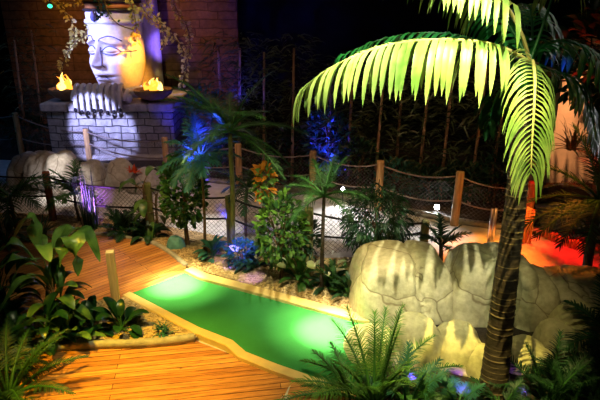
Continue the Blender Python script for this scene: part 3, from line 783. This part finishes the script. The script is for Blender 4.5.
def bush(name, label, base_, h, tr, rad, n, lL, lW, m, seed, cat='bush', cz=None, m2=None, group=None, trunk_m='bark', droop=.5, up=.3, branches=9):
    rr = random.Random(seed); base_ = V(base_); t = thing(name, label, cat, base_, group)
    c = base_ + V((0, 0, cz if cz is not None else h - rad[2]))
    q = MB()
    if tr: q.tube(smooth_path([base_, base_ + V((rr.uniform(-.03, .03), 0, (c.z - base_.z) * .5)), c], 8), [tr * (1.1 - .5 * i / 8) for i in range(9)], 8)
    for k in range(branches):
        d = V((rr.uniform(-1, 1), rr.uniform(-1, 1), rr.uniform(-.2, 1))).normalized()
        e = c + V((d.x * rad[0], d.y * rad[1], d.z * rad[2])) * .85
        s = base_.lerp(c, rr.uniform(.55, .95)) if tr else base_ + V((d.x * .03, d.y * .03, 0))
        q.tube([s, s.lerp(e, .5) + V((0, 0, .03)), e], [.012, .009, .004], 5, cap=False)
    q.build('trunk' if tr else 'stems', M[trunk_m], t)
    q = MB(); q2 = MB()
    for k in range(n):
        d = V((rr.gauss(0, 1), rr.gauss(0, 1), rr.gauss(0, 1))).normalized() * rr.uniform(.35, 1) ** .5
        p = c + V((d.x * rad[0], d.y * rad[1], d.z * rad[2]))
        D = (d * .8 + V((rr.uniform(-.6, .6), rr.uniform(-.6, .6), rr.uniform(-.5, .5) + up)))
        qq = q2 if (m2 and rr.random() < .35) else q
        qq.leaf(p, D, V((rr.uniform(-1, 1), rr.uniform(-1, 1), .2)), lL * rr.uniform(.7, 1.2), lW * rr.uniform(.7, 1.2), droop, 4, .15, 0, 'oval')
    q.build('foliage', M[m], t)
    if m2: q2.build('foliage', M[m2], t)
    return t
def grassy(name, label, base_, n, L, w, m, seed, cat='plant', spread=.06, elev=(35, 85), droop=.7, group=None):
    rr = random.Random(seed); base_ = V(base_); q = MB()
    for k in range(n):
        a = rr.uniform(0, 2 * PI); e = math.radians(rr.uniform(*elev)); d = V((math.cos(a) * math.cos(e), math.sin(a) * math.cos(e), math.sin(e)))
        b = base_ + V((rr.uniform(-1, 1) * spread, rr.uniform(-1, 1) * spread, 0))
        q.leaf(b, d, d.cross(V((0, 0, 1))) + V((.01, 0, 0)), L * rr.uniform(.6, 1.1), w * rr.uniform(.8, 1.1), droop * rr.uniform(.5, 1.3), 6, .2, 0, 'blade')
    o = q.build(name, M[m], origin=base_); tag(o, label, cat, group); return o

# --- left foreground
def big_leafer():
    b = G(52, 338, .055); t = thing('broadleaf_plant', 'tall plant with large arching glossy leaves in the left foreground', 'plant', b)
    top = P(50, 252, 5.0)
    q = MB(); st_ = smooth_path([b, P(47, 300, 5.0), P(50, 268, 5.0), top], 14); q.tube(st_, [.022 - .0008 * i for i in range(len(st_))], 8); q.build('stem', M['leaf_mid'], t)
    # (tip u, v, Y), (mid u, v, Y), width
    L = [((14, 238, 4.8), (30, 217, 4.85), .20), ((100, 262, 4.6), (84, 230, 4.75), .17), ((78, 276, 4.5), (73, 238, 4.6), .25), ((-14, 268, 4.7), (12, 243, 4.75), .23), ((-16, 286, 4.6), (12, 260, 4.65), .20), ((10, 296, 4.6), (20, 266, 4.7), .17),
         ((-4, 318, 4.4), (18, 284, 4.6), .16), ((90, 240, 5.3), (74, 228, 5.1), .20), ((50, 262, 4.4), (44, 246, 4.55), .17), ((68, 224, 5.3), (60, 232, 5.15), .14), ((26, 236, 5.4), (38, 238, 5.2), .17), ((62, 305, 4.6), (60, 275, 4.7), .12), ((96, 252, 5.0), (84, 240, 4.95), .16), ((60, 268, 4.5), (64, 248, 4.6), .18)]
    s0, _ = along(st_, .82)
    for k, (tp_, md, w) in enumerate(L):
        w *= .85
        s, _ = along(st_, .72 + .27 * ((k * 5) % 14) / 14)
        pa = smooth_path([s, P(*md) * .0 + s.lerp(P(*md), .55) + V((0, 0, .03)), P(*md), P(*tp_)], 15); q = MB(); vs = []; fs = []; n = len(pa)
        for i, p in enumerate(pa):
            tt = i / (n - 1); T = (pa[min(i + 1, n - 1)] - pa[max(i - 1, 0)]).normalized(); Wd = T.cross(V((0, 0, 1)));
            Wd = (Wd + V((.25, .1, 0))).normalized(); Wd = (Wd - T * Wd.dot(T)).normalized(); N = T.cross(Wd)
            if N.z < 0: N = -N
            ww = .008 if tt < .25 else max(.0, w * math.sin(PI * min(1, (tt - .22) / .78 * .96 + .03)) ** .8)
            vs += [p - Wd * ww / 2 + N * ww * .13, p - Wd * ww / 4 + N * ww * .10, p, p + Wd * ww / 4 + N * ww * .10, p + Wd * ww / 2 + N * ww * .13]
        for i in range(n - 1):
            for c_ in range(4): a = i * 5 + c_; fs.append((a, a + 1, a + 6, a + 5))
        q.add(vs, fs); q.build('leaf', M['leaf_broad'], t)
big_leafer()
broadleaf('broadleaf_plant', 'leafy dark plant filling in around the stem of the tall left plant', G(60, 336, .055), .52, 24, .27, .12, 'leaf_broad', 131, elev=(-5, 80), droop=1.2, sep=True)
broadleaf('broadleaf_plant', 'shaded plant with arching leaves reaching in from the left edge', G(8, 326, .055), .50, 22, .32, .12, 'leaf_broad_dark', 132, elev=(0, 75), droop=1.2, sep=True)
broadleaf('broadleaf_plant', 'upright paddle-leaved plant crowding the foot of the tall left plant', G(68, 345, .055), .12, 16, .26, .10, 'leaf_broad', 31, elev=(25, 85), droop=.7, sep=True)
broadleaf('broadleaf_plant', 'dark paddle-leaved plant hanging over the kerb at left', G(50, 349, .055), .25, 14, .26, .10, 'leaf_broad_dark', 32, elev=(10, 75), droop=1.3, sep=True)
broadleaf('broadleaf_plant', 'low dark glossy plant right in front of the wooden bollard', G(122, 331, .055), .05, 20, .22, .11, 'leaf_broad_dark', 33, elev=(10, 75), droop=1.0, sep=True)
broadleaf('broadleaf_plant', 'low dark glossy plant between the bollard plant and the tall left plant', G(92, 332, .055), .05, 16, .22, .10, 'leaf_broad_dark', 34, elev=(10, 70), droop=1.0, sep=True)
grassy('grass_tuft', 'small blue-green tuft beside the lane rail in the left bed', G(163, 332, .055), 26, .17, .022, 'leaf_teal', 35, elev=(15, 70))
broadleaf('broadleaf_plant', 'dark leafy plant at the left edge above the fern', G(5, 335, .055), .15, 18, .26, .10, 'leaf_broad_dark', 36, elev=(5, 80), droop=.9)
palm('fern', 'feathery green fern in the bottom left corner', G(8, 398, .03), 0, 0, 20, .72, .12, .012, 'leaf_dark', 37, 'fern', shape='blade', elev=(25, 75), droop=1.0, nl=26)
palm('fern', 'darker fern behind the bottom left one at the picture edge', G(-8, 372, .03), 0, 0, 13, .5, .12, .012, 'leaf_dark', 38, 'fern', elev=(30, 75), droop=1.0, nl=22)

# --- left middle, behind the far deck
palm('palm_plant', 'dark palm with drooping fronds at the left edge before the red post', G(18, 232), .55, .03, 12, .75, .28, .03, 'leaf_dark', 41, elev=(0, 65), droop=1.3, nl=14)
grassy('strap_leaf_plant', 'dark spiky plant low in front of the red-brown post', G(42, 238), 46, .42, .035, 'leaf_dark', 42, elev=(15, 80))
broadleaf('broadleaf_plant', 'dark leafy plant at far left beneath the drooping palm', G(8, 246), .1, 24, .26, .09, 'leaf_dark', 43)
b = G(92, 230)
grassy('reed_clump', 'purple-lit clump of tall thin reeds behind the far deck', b, 46, 1.05, .022, 'leaf_dark', 44, elev=(74, 89), droop=.12, spread=.10)
palm('palm_plant', 'bushy small palm behind the purple-lit reeds', G(80, 222), .45, .02, 12, .5, .2, .022, 'leaf_mid', 45, elev=(10, 80), droop=1.0, nl=16)
palm('fern', 'dark green fern left of the banana plant beside the kerb', G(126, 233), 0, 0, 20, .42, .13, .022, 'leaf_dark', 46, 'fern', elev=(15, 75), nl=20)
broadleaf('broadleaf_plant', 'low dark clump just left of the teal-lit rock', G(150, 240), .05, 26, .22, .09, 'leaf_dark', 47, elev=(5, 70))
broadleaf('banana_plant', 'thin banana plant with big hanging leaves before the pedestal', G(148, 236), .78, 11, .34, .13, 'leaf_broad', 48, elev=(-25, 50), droop=1.8, petiole=.45, sep=True)
broadleaf('banana_plant', 'smaller banana plant with two bent stems left of the round-leaved tree', G(160, 234), .62, 7, .36, .09, 'leaf_broad', 49, elev=(0, 45), droop=2.0, petiole=.5, sep=True)
q = MB(); t = grassy('bromeliad', 'red-leaved plant on the rocks below the right fire bowl', P(134, 172, 9.2) , 14, .16, .05, 'leaf_red', 50, elev=(10, 80))
boulder('teal-lit smooth rock nestled in the gravel left of the round-leaved tree', G(176, 247, .02), (.26, .2, .17), 0, 2.4, 31, 'teal', .03)
bush('ficus_tree', 'small round-leaved tree with a bare brown trunk', G(188, 246), 1.34, .032, (.31, .27, .52), 900, .085, .05, 'leaf_mid', 51, 'tree', m2='leaf_lime')
palm('palm_tree', 'slim tall palm with blue-lit feathery fronds in mid picture', G(232, 254), 1.68, .032, 20, .95, .19, .013, 'leaf_dim', 52, elev=(-15, 70), droop=.9, nl=34, tm='mosswood', ldroop=.5)
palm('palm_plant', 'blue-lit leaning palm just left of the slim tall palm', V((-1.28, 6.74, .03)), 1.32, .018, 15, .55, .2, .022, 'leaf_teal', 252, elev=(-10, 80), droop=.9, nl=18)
palm('palm_plant', 'thin young palm directly behind the slim tall palm', G(246, 236), .75, .02, 12, .6, .2, .02, 'leaf_dark', 152, elev=(0, 75), droop=.9, nl=18)
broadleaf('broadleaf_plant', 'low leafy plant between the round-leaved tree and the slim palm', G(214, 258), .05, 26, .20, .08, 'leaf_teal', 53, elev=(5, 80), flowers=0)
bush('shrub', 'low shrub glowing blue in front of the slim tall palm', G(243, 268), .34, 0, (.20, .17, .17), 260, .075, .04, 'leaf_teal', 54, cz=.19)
broadleaf('peace_lily', 'dark clump with cream flowers right of the blue-lit shrub', G(254, 270), .05, 26, .19, .07, 'leaf_dark', 55, elev=(10, 80), flowers=3)
bush('croton', 'bushy yellow-green shrub on a thin trunk behind the middle of the lane', G(281, 280), 1.12, .022, (.30, .25, .46), 620, .095, .045, 'leaf_lime', 56, 'bush', m2='leaf_dim', cz=.66)
bush('croton', 'croton with bright orange and red leaves above the green bush behind the lane', G(266, 262), 1.3, .018, (.11, .10, .24), 150, .10, .05, 'leaf_orange', 57, m2='leaf_lime', cz=1.08)
bush('shrub', 'dark feathery shrub between the croton and the small palm', G(300, 262), .55, 0, (.28, .22, .26), 300, .12, .03, 'leaf_dark', 58, cz=.34)
broadleaf('peace_lily', 'peace lily with white flowers in front of the mossy post', G(300, 283), .05, 26, .22, .07, 'leaf_mid', 59, elev=(5, 80), flowers=4)
broadleaf('peace_lily', 'peace lily with white flowers at the foot of the small palm', G(330, 289), .05, 24, .22, .07, 'leaf_dark', 60, elev=(5, 80), flowers=5)
palm('palm_tree', 'small palm with slim dark trunk in the gravel behind the lane', G(321, 291), .78, .022, 13, .55, .15, .012, 'leaf_dim', 61, elev=(-5, 75), droop=.9, nl=24, tm='trunk', top=P(324, 196, 5.85))
bush('bushy_conifer', 'dense dark green drooping bush left of the tall boulders', G(374, 268), 1.0, .03, (.40, .30, .46), 1700, .15, .018, 'leaf_dark', 62, m2='leaf_dim', cz=.62, up=-.1, droop=1.2)
broadleaf('broadleaf_plant', 'leafy plant in the gap between lane and bright boulder', G(349, 300), .08, 26, .22, .06, 'leaf_dark', 63, elev=(10, 80), flowers=1)
palm('fern', 'thin fern fronds rising in front of the small palm foot', G(338, 292), 0, 0, 10, .35, .10, .018, 'leaf_mid', 64, 'fern', elev=(30, 80), nl=16)
palm('fern', 'spiky dark fern poking up behind the tall boulders', V((1.75, 6.2, 0)), .35, .03, 9, .42, .14, .022, 'leaf_dark', 65, 'fern', elev=(15, 70), nl=16)

# --- right front
def sprout(label, u, v, seed, m, nf=11, FL=.6, LL=.15, lw=.010, z=.012, elev=(25, 80), nl=26, name='palm_seedling', cat='palm', **k):
    return palm(name, label, G(u, v, z), 0, 0, nf, FL, LL, lw, m, seed, cat, elev=elev, nl=nl, **k)
sprout('bright green feathery palm seedling at the end of the lane', 374, 404, 71, 'leaf_lime', 19, .84, .15, .011, droop=.95, elev=(28, 86))
sprout('dark arching palm seedling beside the lane corner', 352, 400, 72, 'leaf_mid', 10, .5, .12, .010, droop=1.0)
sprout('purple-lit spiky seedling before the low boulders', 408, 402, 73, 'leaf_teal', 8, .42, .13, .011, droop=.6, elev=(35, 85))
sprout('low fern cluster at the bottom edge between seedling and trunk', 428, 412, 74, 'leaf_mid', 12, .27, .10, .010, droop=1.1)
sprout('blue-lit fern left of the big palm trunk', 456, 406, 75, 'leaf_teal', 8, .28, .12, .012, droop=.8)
sprout('dark fern hiding the foot of the big palm trunk', 500, 412, 76, 'leaf_dark', 14, .34, .12, .012, droop=1.0)
sprout('dark palm seedling with one tall curved frond right of the trunk', 548, 402, 77, 'leaf_dark', 12, .60, .14, .011, droop=.8)
sprout('dark palm seedling in the bottom right corner', 592, 396, 78, 'leaf_dark', 15, .62, .15, .012, droop=.8)
sprout('low dark fern between the two dark seedlings at right', 570, 408, 79, 'leaf_dark', 14, .42, .13, .012, droop=.9)
palm('palm_plant', 'dark silhouetted frond plant over the round boulder at right', G(606, 366), .30, .02, 9, .55, .2, .022, 'leaf_dark', 80, elev=(10, 80), nl=20)
grassy('bromeliad', 'small orange-red bromeliad at the bottom by the lane end', G(352, 404, .012), 16, .12, .028, 'leaf_red', 81, elev=(20, 80))
grassy('cordyline', 'cream tipped leaves poking up at the bottom by the lane rail', G(284, 409, .03), 7, .17, .028, 'petal', 82, elev=(60, 85))
# dark palm behind the rocks, right edge
palm('palm_tree', 'dark silhouetted palm behind the boulders at the right edge', V((3.42, 5.85, 0)), 1.05, .05, 20, 1.0, .26, .018, 'leaf_dark', 83, elev=(0, 85), droop=.9, nl=26, tm='trunk', ldroop=.4)
palm('palm_plant', 'dark leafy palm filling the upper right edge', V((5.3, 8.2, 0)), 2.0, .05, 18, 1.2, .4, .05, 'leaf_dark', 84, elev=(-20, 80), nl=22)
bush('tree_canopy', 'dark leafy tree top at the upper right corner', V((4.15, 7.3, 0)), 3.3, .05, (.85, .7, .72), 700, .22, .09, 'leaf_broad_dark', 85, 'tree', cz=2.5)
grassy('straw_plant', 'dry straw-coloured spiky leaves lit orange before the peach wall', P(571, 150, 8.2), 34, .55, .05, 'leaf_dry', 86, elev=(15, 85))
# orange lit cane screen and row of short pegs
a = P(532, 222, 7.0); t = thing('cane_screen', 'short screen of upright canes glowing orange right of the palm trunk', 'fence', V((3.05, 7.02, 0)))
for k in range(9):
    q = MB(); x = 2.86 + .043 * k; q.tube([V((x, 7.02 + .01 * (k % 2), 0)), V((x, 7.02 + .01 * (k % 2), .5 + .02 * ((k * 3) % 4)))], .019, 8); q.build('cane', M['palewood'], t)
t = thing('edging_pegs', 'curved row of short pale wooden pegs edging the red walkway', 'edging', G(560, 240))
pg = smooth_path([G(541, 236), G(552, 241), G(566, 246), G(580, 250), G(600, 252)], 16)
for k, p in enumerate(pg):
    q = MB(); q.lathe(V((p.x, p.y, 0)), [(.022, 0), (.022, .10 + .015 * (k % 3)), (.015, .115 + .015 * (k % 3))], 10); q.build('peg', M['palewood'], t)
q = MB(); q.prism([V((p.x, p.y + .05, 0)) for p in pg] + [V((5.5, 6.9, 0)), V((5.5, 7.6, 0)), V((3.1, 7.3, 0))], 0, .05); struct('soil_bed_right', q, M['soil'])

# ------------------------------------------------------------------ bamboo backdrop
bamb = [(14, 40, 11.8), (31, 30, 12.0), (218, 50, 10.4), (240, 48, 10.2), (264, 52, 10.0), (294, 48, 9.8), (333, 70, 10.0), (353, 66, 9.7), (385, 60, 9.3), (404, 60, 9.6), (431, 62, 8.9), (454, 62, 8.7), (488, 62, 8.5), (512, 55, 8.6)]
where = ['leftmost bamboo cane in the blue gloom at the left edge', 'second bamboo cane from the left edge left of the vines', 'bamboo cane beside the stone wall nearest the statue vines', 'bamboo cane just right of the slim tall palm crown',
         'thin bamboo cane between the violet-lit cane and the bright frond tip', 'tall bamboo cane directly under the tip of the bright frond', 'bamboo cane behind the blue-lit leaves of the back bed', 'bamboo cane behind the ropes right of the blue-lit leaves',
         'reddish bamboo cane directly behind the middle post of the far fence', 'faint bamboo cane between the middle and right far posts', 'tilted warm-lit bamboo cane under the bright frond middle', 'warm-lit bamboo cane above the rightmost wooden post',
         'bamboo cane half behind the hanging frond', 'dark bamboo cane hidden behind the big palm trunk']
for k, ((u, v, Y), lb) in enumerate(zip(bamb, where)):
    rr = random.Random(200 + k); tp_ = P(u, v, Y); lean = rr.uniform(-.12, .05)
    bs = V((tp_.x + lean, Y, .03)); 
    t = thing('bamboo', lb, 'bamboo', bs, 'bamboo canes along the back')
    n = 15; q = MB(); pts = []; rd = []
    for i in range(n):
        z = i / (n - 1)
        pts += [bs.lerp(tp_, z), bs.lerp(tp_, min(1, z + .006)), bs.lerp(tp_, min(1, z + .012))]; r0 = .030 * (1 - .35 * z); rd += [r0, r0 * 1.18, r0]
    q.tube(pts, rd, 8); q.build('cane', M['cane'], t)
    q = MB()
    for i in range(300 if k > 1 else 160):
        z = rr.uniform(.22, 1.08); a = rr.uniform(0, 2 * PI); d = rr.uniform(.05, .62) * (1.1 - .35 * z)
        p = bs.lerp(tp_, z) + V((math.cos(a) * d, math.sin(a) * d * .7, rr.uniform(-.06, .1)))
        q.leaf(p, V((math.cos(a), math.sin(a) * .7, rr.uniform(-.5, .5))), V((rr.uniform(-1, 1), rr.uniform(-1, 1), .3)), rr.uniform(.14, .30), .030, .8, 3, .15, 0, 'blade')
    for i in range(16):
        z = rr.uniform(.25, .98); a = rr.uniform(0, 2 * PI); s = bs.lerp(tp_, z)
        q.tube([s, s + V((math.cos(a) * .3, math.sin(a) * .2, .12)), s + V((math.cos(a) * .55, math.sin(a) * .38, .12))], .004, 4, cap=False)
    q.build('foliage', M['leaf_bamboo'], t)
# leafy shrubs along the back bed, some lit blue and coloured bluer to strengthen it
bk = [(20, 160, 11.9, .9, 'dark shrub at the far left end of the back bed'), (205, 165, 10.4, 1.7, 'shrub lit blue behind the slim palm'), (238, 170, 10.3, .9, 'dark shrub behind the slim palm trunk'), (290, 178, 10.0, 1.0, 'dark shrub in the back bed behind the croton'),
      (330, 180, 9.8, 1.35, 'tall shrub glowing deep blue between two far fence posts'), (362, 185, 9.4, .9, 'dark shrub right of the deep blue one'), (408, 200, 8.95, .62, 'low shrub glowing bright blue behind the net'),
      (436, 205, 8.7, .6, 'low dark shrub behind the white ground light'), (472, 210, 8.5, .75, 'dark shrub behind the net right of the rightmost wooden post'), (508, 214, 8.4, .9, 'dark shrub half hidden by the big palm trunk')]
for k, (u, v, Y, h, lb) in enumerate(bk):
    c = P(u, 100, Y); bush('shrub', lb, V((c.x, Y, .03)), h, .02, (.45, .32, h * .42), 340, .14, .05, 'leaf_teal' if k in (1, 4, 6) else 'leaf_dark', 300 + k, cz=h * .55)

# ------------------------------------------------------------------ rigging high up
q = MB()
for zz in (0, .3): q.tube([V((-1.5, 13.6, 3.55 + zz)), V((8, 13.6, 3.55 + zz))], .025, 8)
for k in range(32):
    xx = -1.5 + .3 * k; q.tube([V((xx, 13.6, 3.55)), V((xx + .15, 13.6, 3.85)), V((xx + .3, 13.6, 3.55))], .012, 5)
for xx in (.8, 5.5): q.tube([V((xx, 13.6, 3.7)), V((xx, 13.6, 5.6))], .015, 6)
o = q.build('lighting_truss', M['steelbox']); tag(o, 'dim grey truss bar under the ceiling at the back', 'truss')

# ------------------------------------------------------------------ lamps
def aim(o, tgt): o.rotation_euler = (V(tgt) - o.location).to_track_quat('-Z', 'Y').to_euler()
def spot(loc, tgt, W, c, deg=40, blend=.6, r=.04):
    l = bpy.data.lights.new('spot', 'SPOT'); l.energy = W; l.color = c; l.spot_size = math.radians(deg); l.spot_blend = blend; l.shadow_soft_size = r
    o = bpy.data.objects.new('spot_light', l); col.objects.link(o); o.location = V(loc); aim(o, tgt); return o
def point(loc, W, c, r=.05):
    l = bpy.data.lights.new('point', 'POINT'); l.energy = W; l.color = c; l.shadow_soft_size = r
    o = bpy.data.objects.new('point_light', l); col.objects.link(o); o.location = V(loc); return o
def fixture(loc, tgt, m, label, W=0, c=(1, 1, 1), deg=90, r=.045, name='garden_spotlight', spike=True, group='small spotlights'):
    loc = V(loc); t = thing(name, label, 'lamp', loc, group); d = (V(tgt) - loc).normalized()
    q = MB(); q.tube([loc - d * .09, loc - d * .07, loc, loc + d * .012], [r * .5, r, r * 1.08, r * 1.08], 16, cap=False); q.tube([loc - d * .09, loc - d * .088], r * .5, 16)
    if spike: q.tube([loc - d * .05, V((loc.x, loc.y, .0))], .008, 6)
    else: q.tube([loc - d * .05, V((loc.x, loc.y, zc))], .010, 6)
    q.build('housing', M['metal'], t)
    q = MB(); q.tube([loc + d * .001, loc + d * .004], r * .95, 16); q.build('lens', M[m], t)
    if W: spot(loc + d * .03, tgt, W, c, deg, .7, .03)

WARM, BLUE, VIO = (1, .72, .30), (.03, .03, 1), (.45, .12, 1)
camdir = V((0, 0, CH))
fixture(P(437, 207, 8.25), P(437, 230, 7.0) + V((0, 0, .2)), 'lamp_white', 'white ground light glaring behind the net left of the rightmost wooden post', 45, (.95, .97, 1), 120)
fixture(P(343, 189, 8.7), V((.6, 7.2, .1)), 'lamp_white', 'white ground light just above the dense dark bush', 60, (.97, .97, 1), 120, .035)
fixture(P(98, 228, 7.55), P(98, 190, 7.75), 'lamp_violet', 'violet ground light at the foot of the tall reeds', 22, (.35, .08, 1), 100, .03)
fixture(P(168, 244, 7.0), G(178, 243, .1), 'lamp_teal', 'tiny teal ground light beside the smooth teal rock', 3, (.2, 1, .85), 120, .018)
fixture(P(56, 172, 9.0) + V((0, -.35, -.1)), P(58, 160, 9.4), 'lamp_white', 'small white ground light low before the smooth grey boulder', 6, (1, .95, .9), 120, .02)
fixture(P(50, 6, 12.0), P(50, 200, 8), 'lamp_green', 'small green lamp hanging high at the upper left', 3, (.1, 1, .6), 120, .05, 'hanging_lamp', False, None)

# lane lights (from the rig above)
spot((-1.5, 5.2, 5.3), G(180, 285), 4200, (1, .9, .42), 16, 1)
spot((-1.5, 5.2, 5.3), G(176, 287), 17000, (1, .95, .62), 8.5, 1)
spot((-.9, 5.6, 5.3), G(328, 330), 3800, (1, .9, .42), 15, 1)
spot((-.9, 5.6, 5.3), G(330, 334), 17000, (1, .95, .60), 8.5, 1)
spot((-.6, 3.0, 5.3), G(245, 320), 520, (1, 1, .55), 60, .9)
# deck
spot((-2.6, 2.9, 5.2), G(125, 390), 3600, (1, .60, .02), 30, 1)
spot((-1.2, 2.9, 5.2), G(240, 385), 190, (1, .50, .14), 34, .9)
spot((-2.2, 5.0, 5.2), G(140, 270), 1000, (1, .58, .14), 28, 1)
# left plants
spot((-1.4, 2.6, 4.8), P(72, 240, 4.9), 300, (1, 1, .55), 17, .9)
# gravel behind the lane
spot((.8, 4.4, 5.2), G(300, 287), 420, (1, .64, .16), 36, 1)
spot((-1.0, 4.9, 5.2), G(185, 250), 380, (1, .74, .36), 36, 1)
# bright frond, and the boulders through it
spot((.6, 1.8, 5.2), P(405, 55, 3.75), 2000, (1, 1, .72), 34, .8, .02)
spot((1.35, 1.6, 5.0), P(533, 125, 3.5), 380, (.85, 1, .60), 18, .9, .03)
spot((.8, 2.78, 5.45), G(462, 368, .3), 2500, (1, .84, .24), 24, .7, .012)
spot((-.1, 2.6, 5.3), P(375, 285, 5.0), 1700, (1, .88, .55), 15, 1, .04)
spot((.9, 2.3, 5.3), P(470, 290, 5.0), 420, (1, .86, .42), 26, .9, .04)
spot((.5, 2.8, 5.0), G(375, 380, .3), 220, (.7, 1, .4), 18, .9)
# white pools, then wide warm spots, on the walkway
spot((.1, 8.4, 5.2), (.75, 7.75, 0), 2400, (1, .96, .92), 17, 1)
spot((1.9, 7.4, 5.0), (1.95, 7.2, 0), 1500, (1, .93, .85), 15, 1)
spot((-3.4, 8.8, 5.2), (-4.05, 9.0, 0), 2200, (1, .93, .82), 14, 1)
spot((-2.6, 9.0, 5.2), (-1.4, 7.55, 0), 2200, (1, .96, .88), 14, 1)
spot((-1.9, 7.0, 5.2), (-2.7, 8.9, 0), 460, (1, .66, .42), 52, 1)  # added general warm fill for the left walkway
spot((-.8, 8.4, 5.2), (-.6, 8.0, 0), 230, (1, .58, .36), 50, .9)
# orange and red pools at the right
spot((2.5, 7.2, 5.3), (2.5, 6.6, 0), 5200, (1, .26, .02), 19, 1)
spot((2.9, 7.0, 5.3), (3.7, 6.7, 0), 3000, (1, .012, .006), 22, .9)
spot((2.7, 6.8, 5.3), (3.1, 5.75, 0), 2400, (1, .26, .02), 13, 1)
spot((3.6, 5.6, 4.4), (3.05, 7.0, .3), 900, (1, .42, .06), 15, .9)
spot((4.6, 8.2, 3.6), (4.95, 9.6, 1.0), 700, (1, .52, .24), 34, .9)
# far fence posts, bamboo
spot((2.9, 5.9, 4.8), (2.3, 7.7, .5), 330, (1, .60, .16), 14, .8)
spot((1.0, 6.8, 5.0), (1.2, 8.5, .7), 200, (1, .5, .2), 26, .8)
spot((2.2, 6.4, 5.2), (2.0, 8.9, 1.5), 300, (1, .62, .3), 42, .8)
spot((-1.5, 7.6, 5.0), (-1.0, 10, 1.6), 70, (1, .65, .5), 55, .8)
# mid planting
spot((.2, 4.6, 5.0), P(278, 205, 6.0), 620, (1, .95, .35), 17, .9)
spot((-1.2, 4.6, 5.0), P(200, 190, 7.2), 160, (.9, 1, .6), 18, .9)
# statue: cold beam on the face and slab, orange from the right
spot((-7.2, 8.9, 4.0), hc + V((-.30, -.2, .95)), 4200, (.34, .37, 1), 20, .4)
spot((-4.7, 8.4, 2.3), V((-4.15, 11.3, .66)), 2000, (.38, .42, 1), 25, .35)
spot((-2.5, 10.6, 3.0), hc + V((.4, -.2, .65)), 900, (1, .36, .02), 30, .8)
spot((-2.4, 12.4, 2.2), V((-3.3, 13.4, 2.2)), 160, (.22, .12, 1), 34, .8)
spot((-4.1, 10.9, 5.4), V((-4.0, 14.0, 2.4)), 430, (1, .40, .05), 76, .8)
spot((-3.2, 9.6, 5.2), V((-3.3, 12.0, 2.4)), 380, (1, .75, .25), 30, .9)
point(b1 + V((0, -.02, .38)), 9, (1, .5, .12)); point(b2 + V((0, -.02, .4)), 11, (1, .5, .12))
spot((-4.3, 9.0, 5.0), V((-4.3, 11.3, .9)), 90, (1, .7, .7), 44, .8)
# blue and violet accents: small uplights hidden among the plants, each aimed at its foliage
def accent(u, v, Y, W, c, deg=70, off_=V((0, -.5, -.35))):
    t = P(u, v, Y); spot(t + off_, t, W * 4, c, deg, .8, .02)
for (u, v, Y, W) in ((197, 148, 10.2, 60), (212, 132, 10.3, 40), (330, 140, 9.7, 90), (334, 165, 9.6, 50), (406, 203, 8.9, 90), (392, 192, 9.0, 40), (240, 85, 10.1, 25), (205, 160, 10.0, 20)):
    accent(u, v, Y, W, BLUE)
accent(198, 142, 6.85, 60, BLUE, 75, V((-.1, -.45, -.1))); accent(214, 125, 6.8, 30, BLUE, 60, V((.1, -.45, .2))); accent(226, 187, 7.3, 45, BLUE, 50); accent(240, 250, 6.3, 26, BLUE, 60, V((0, -.45, .35)))
accent(94, 192, 7.5, 110, VIO, 60, V((.1, -.45, -.4))); accent(90, 172, 9.5, 12, VIO, 25)
accent(252, 284, 5.95, 3, (.3, .12, 1), 60, V((0, -.1, .4)))
for (u, v, Y, W) in ((405, 372, 4.15, 9), (455, 383, 4.05, 10), (510, 386, 3.95, 8)): accent(u, v, Y, W * .6, (.22, .04, 1), 40, V((0, -.35, .2)))
accent(561, 70, 4.5, 10, BLUE, 30, V((.1, -.4, -.1)))
spot((-7.2, 8.5, 4.8), (-6.2, 11.5, .8), 160, (.03, .25, .8), 55, .9)
w = bpy.data.worlds.new('world'); sc.world = w; w.use_nodes = True
w.node_tree.nodes['Background'].inputs[0].default_value = (.25, .4, .8, 1); w.node_tree.nodes['Background'].inputs[1].default_value = .01
area = bpy.data.lights.new('bounce', 'AREA'); area.energy = 14; area.size = 3; area.color = (1, .8, .6)
ao = bpy.data.objects.new('ceiling_bounce_fill', area); col.objects.link(ao); ao.location = (0, 4.5, 5.5)  # unseen fill added for light bounced off the ceiling

vs_ = sc.view_settings; vs_.view_transform = 'Standard'; vs_.look = 'None'; vs_.gamma = 1; vs_.exposure = 0; vs_.use_curve_mapping = False
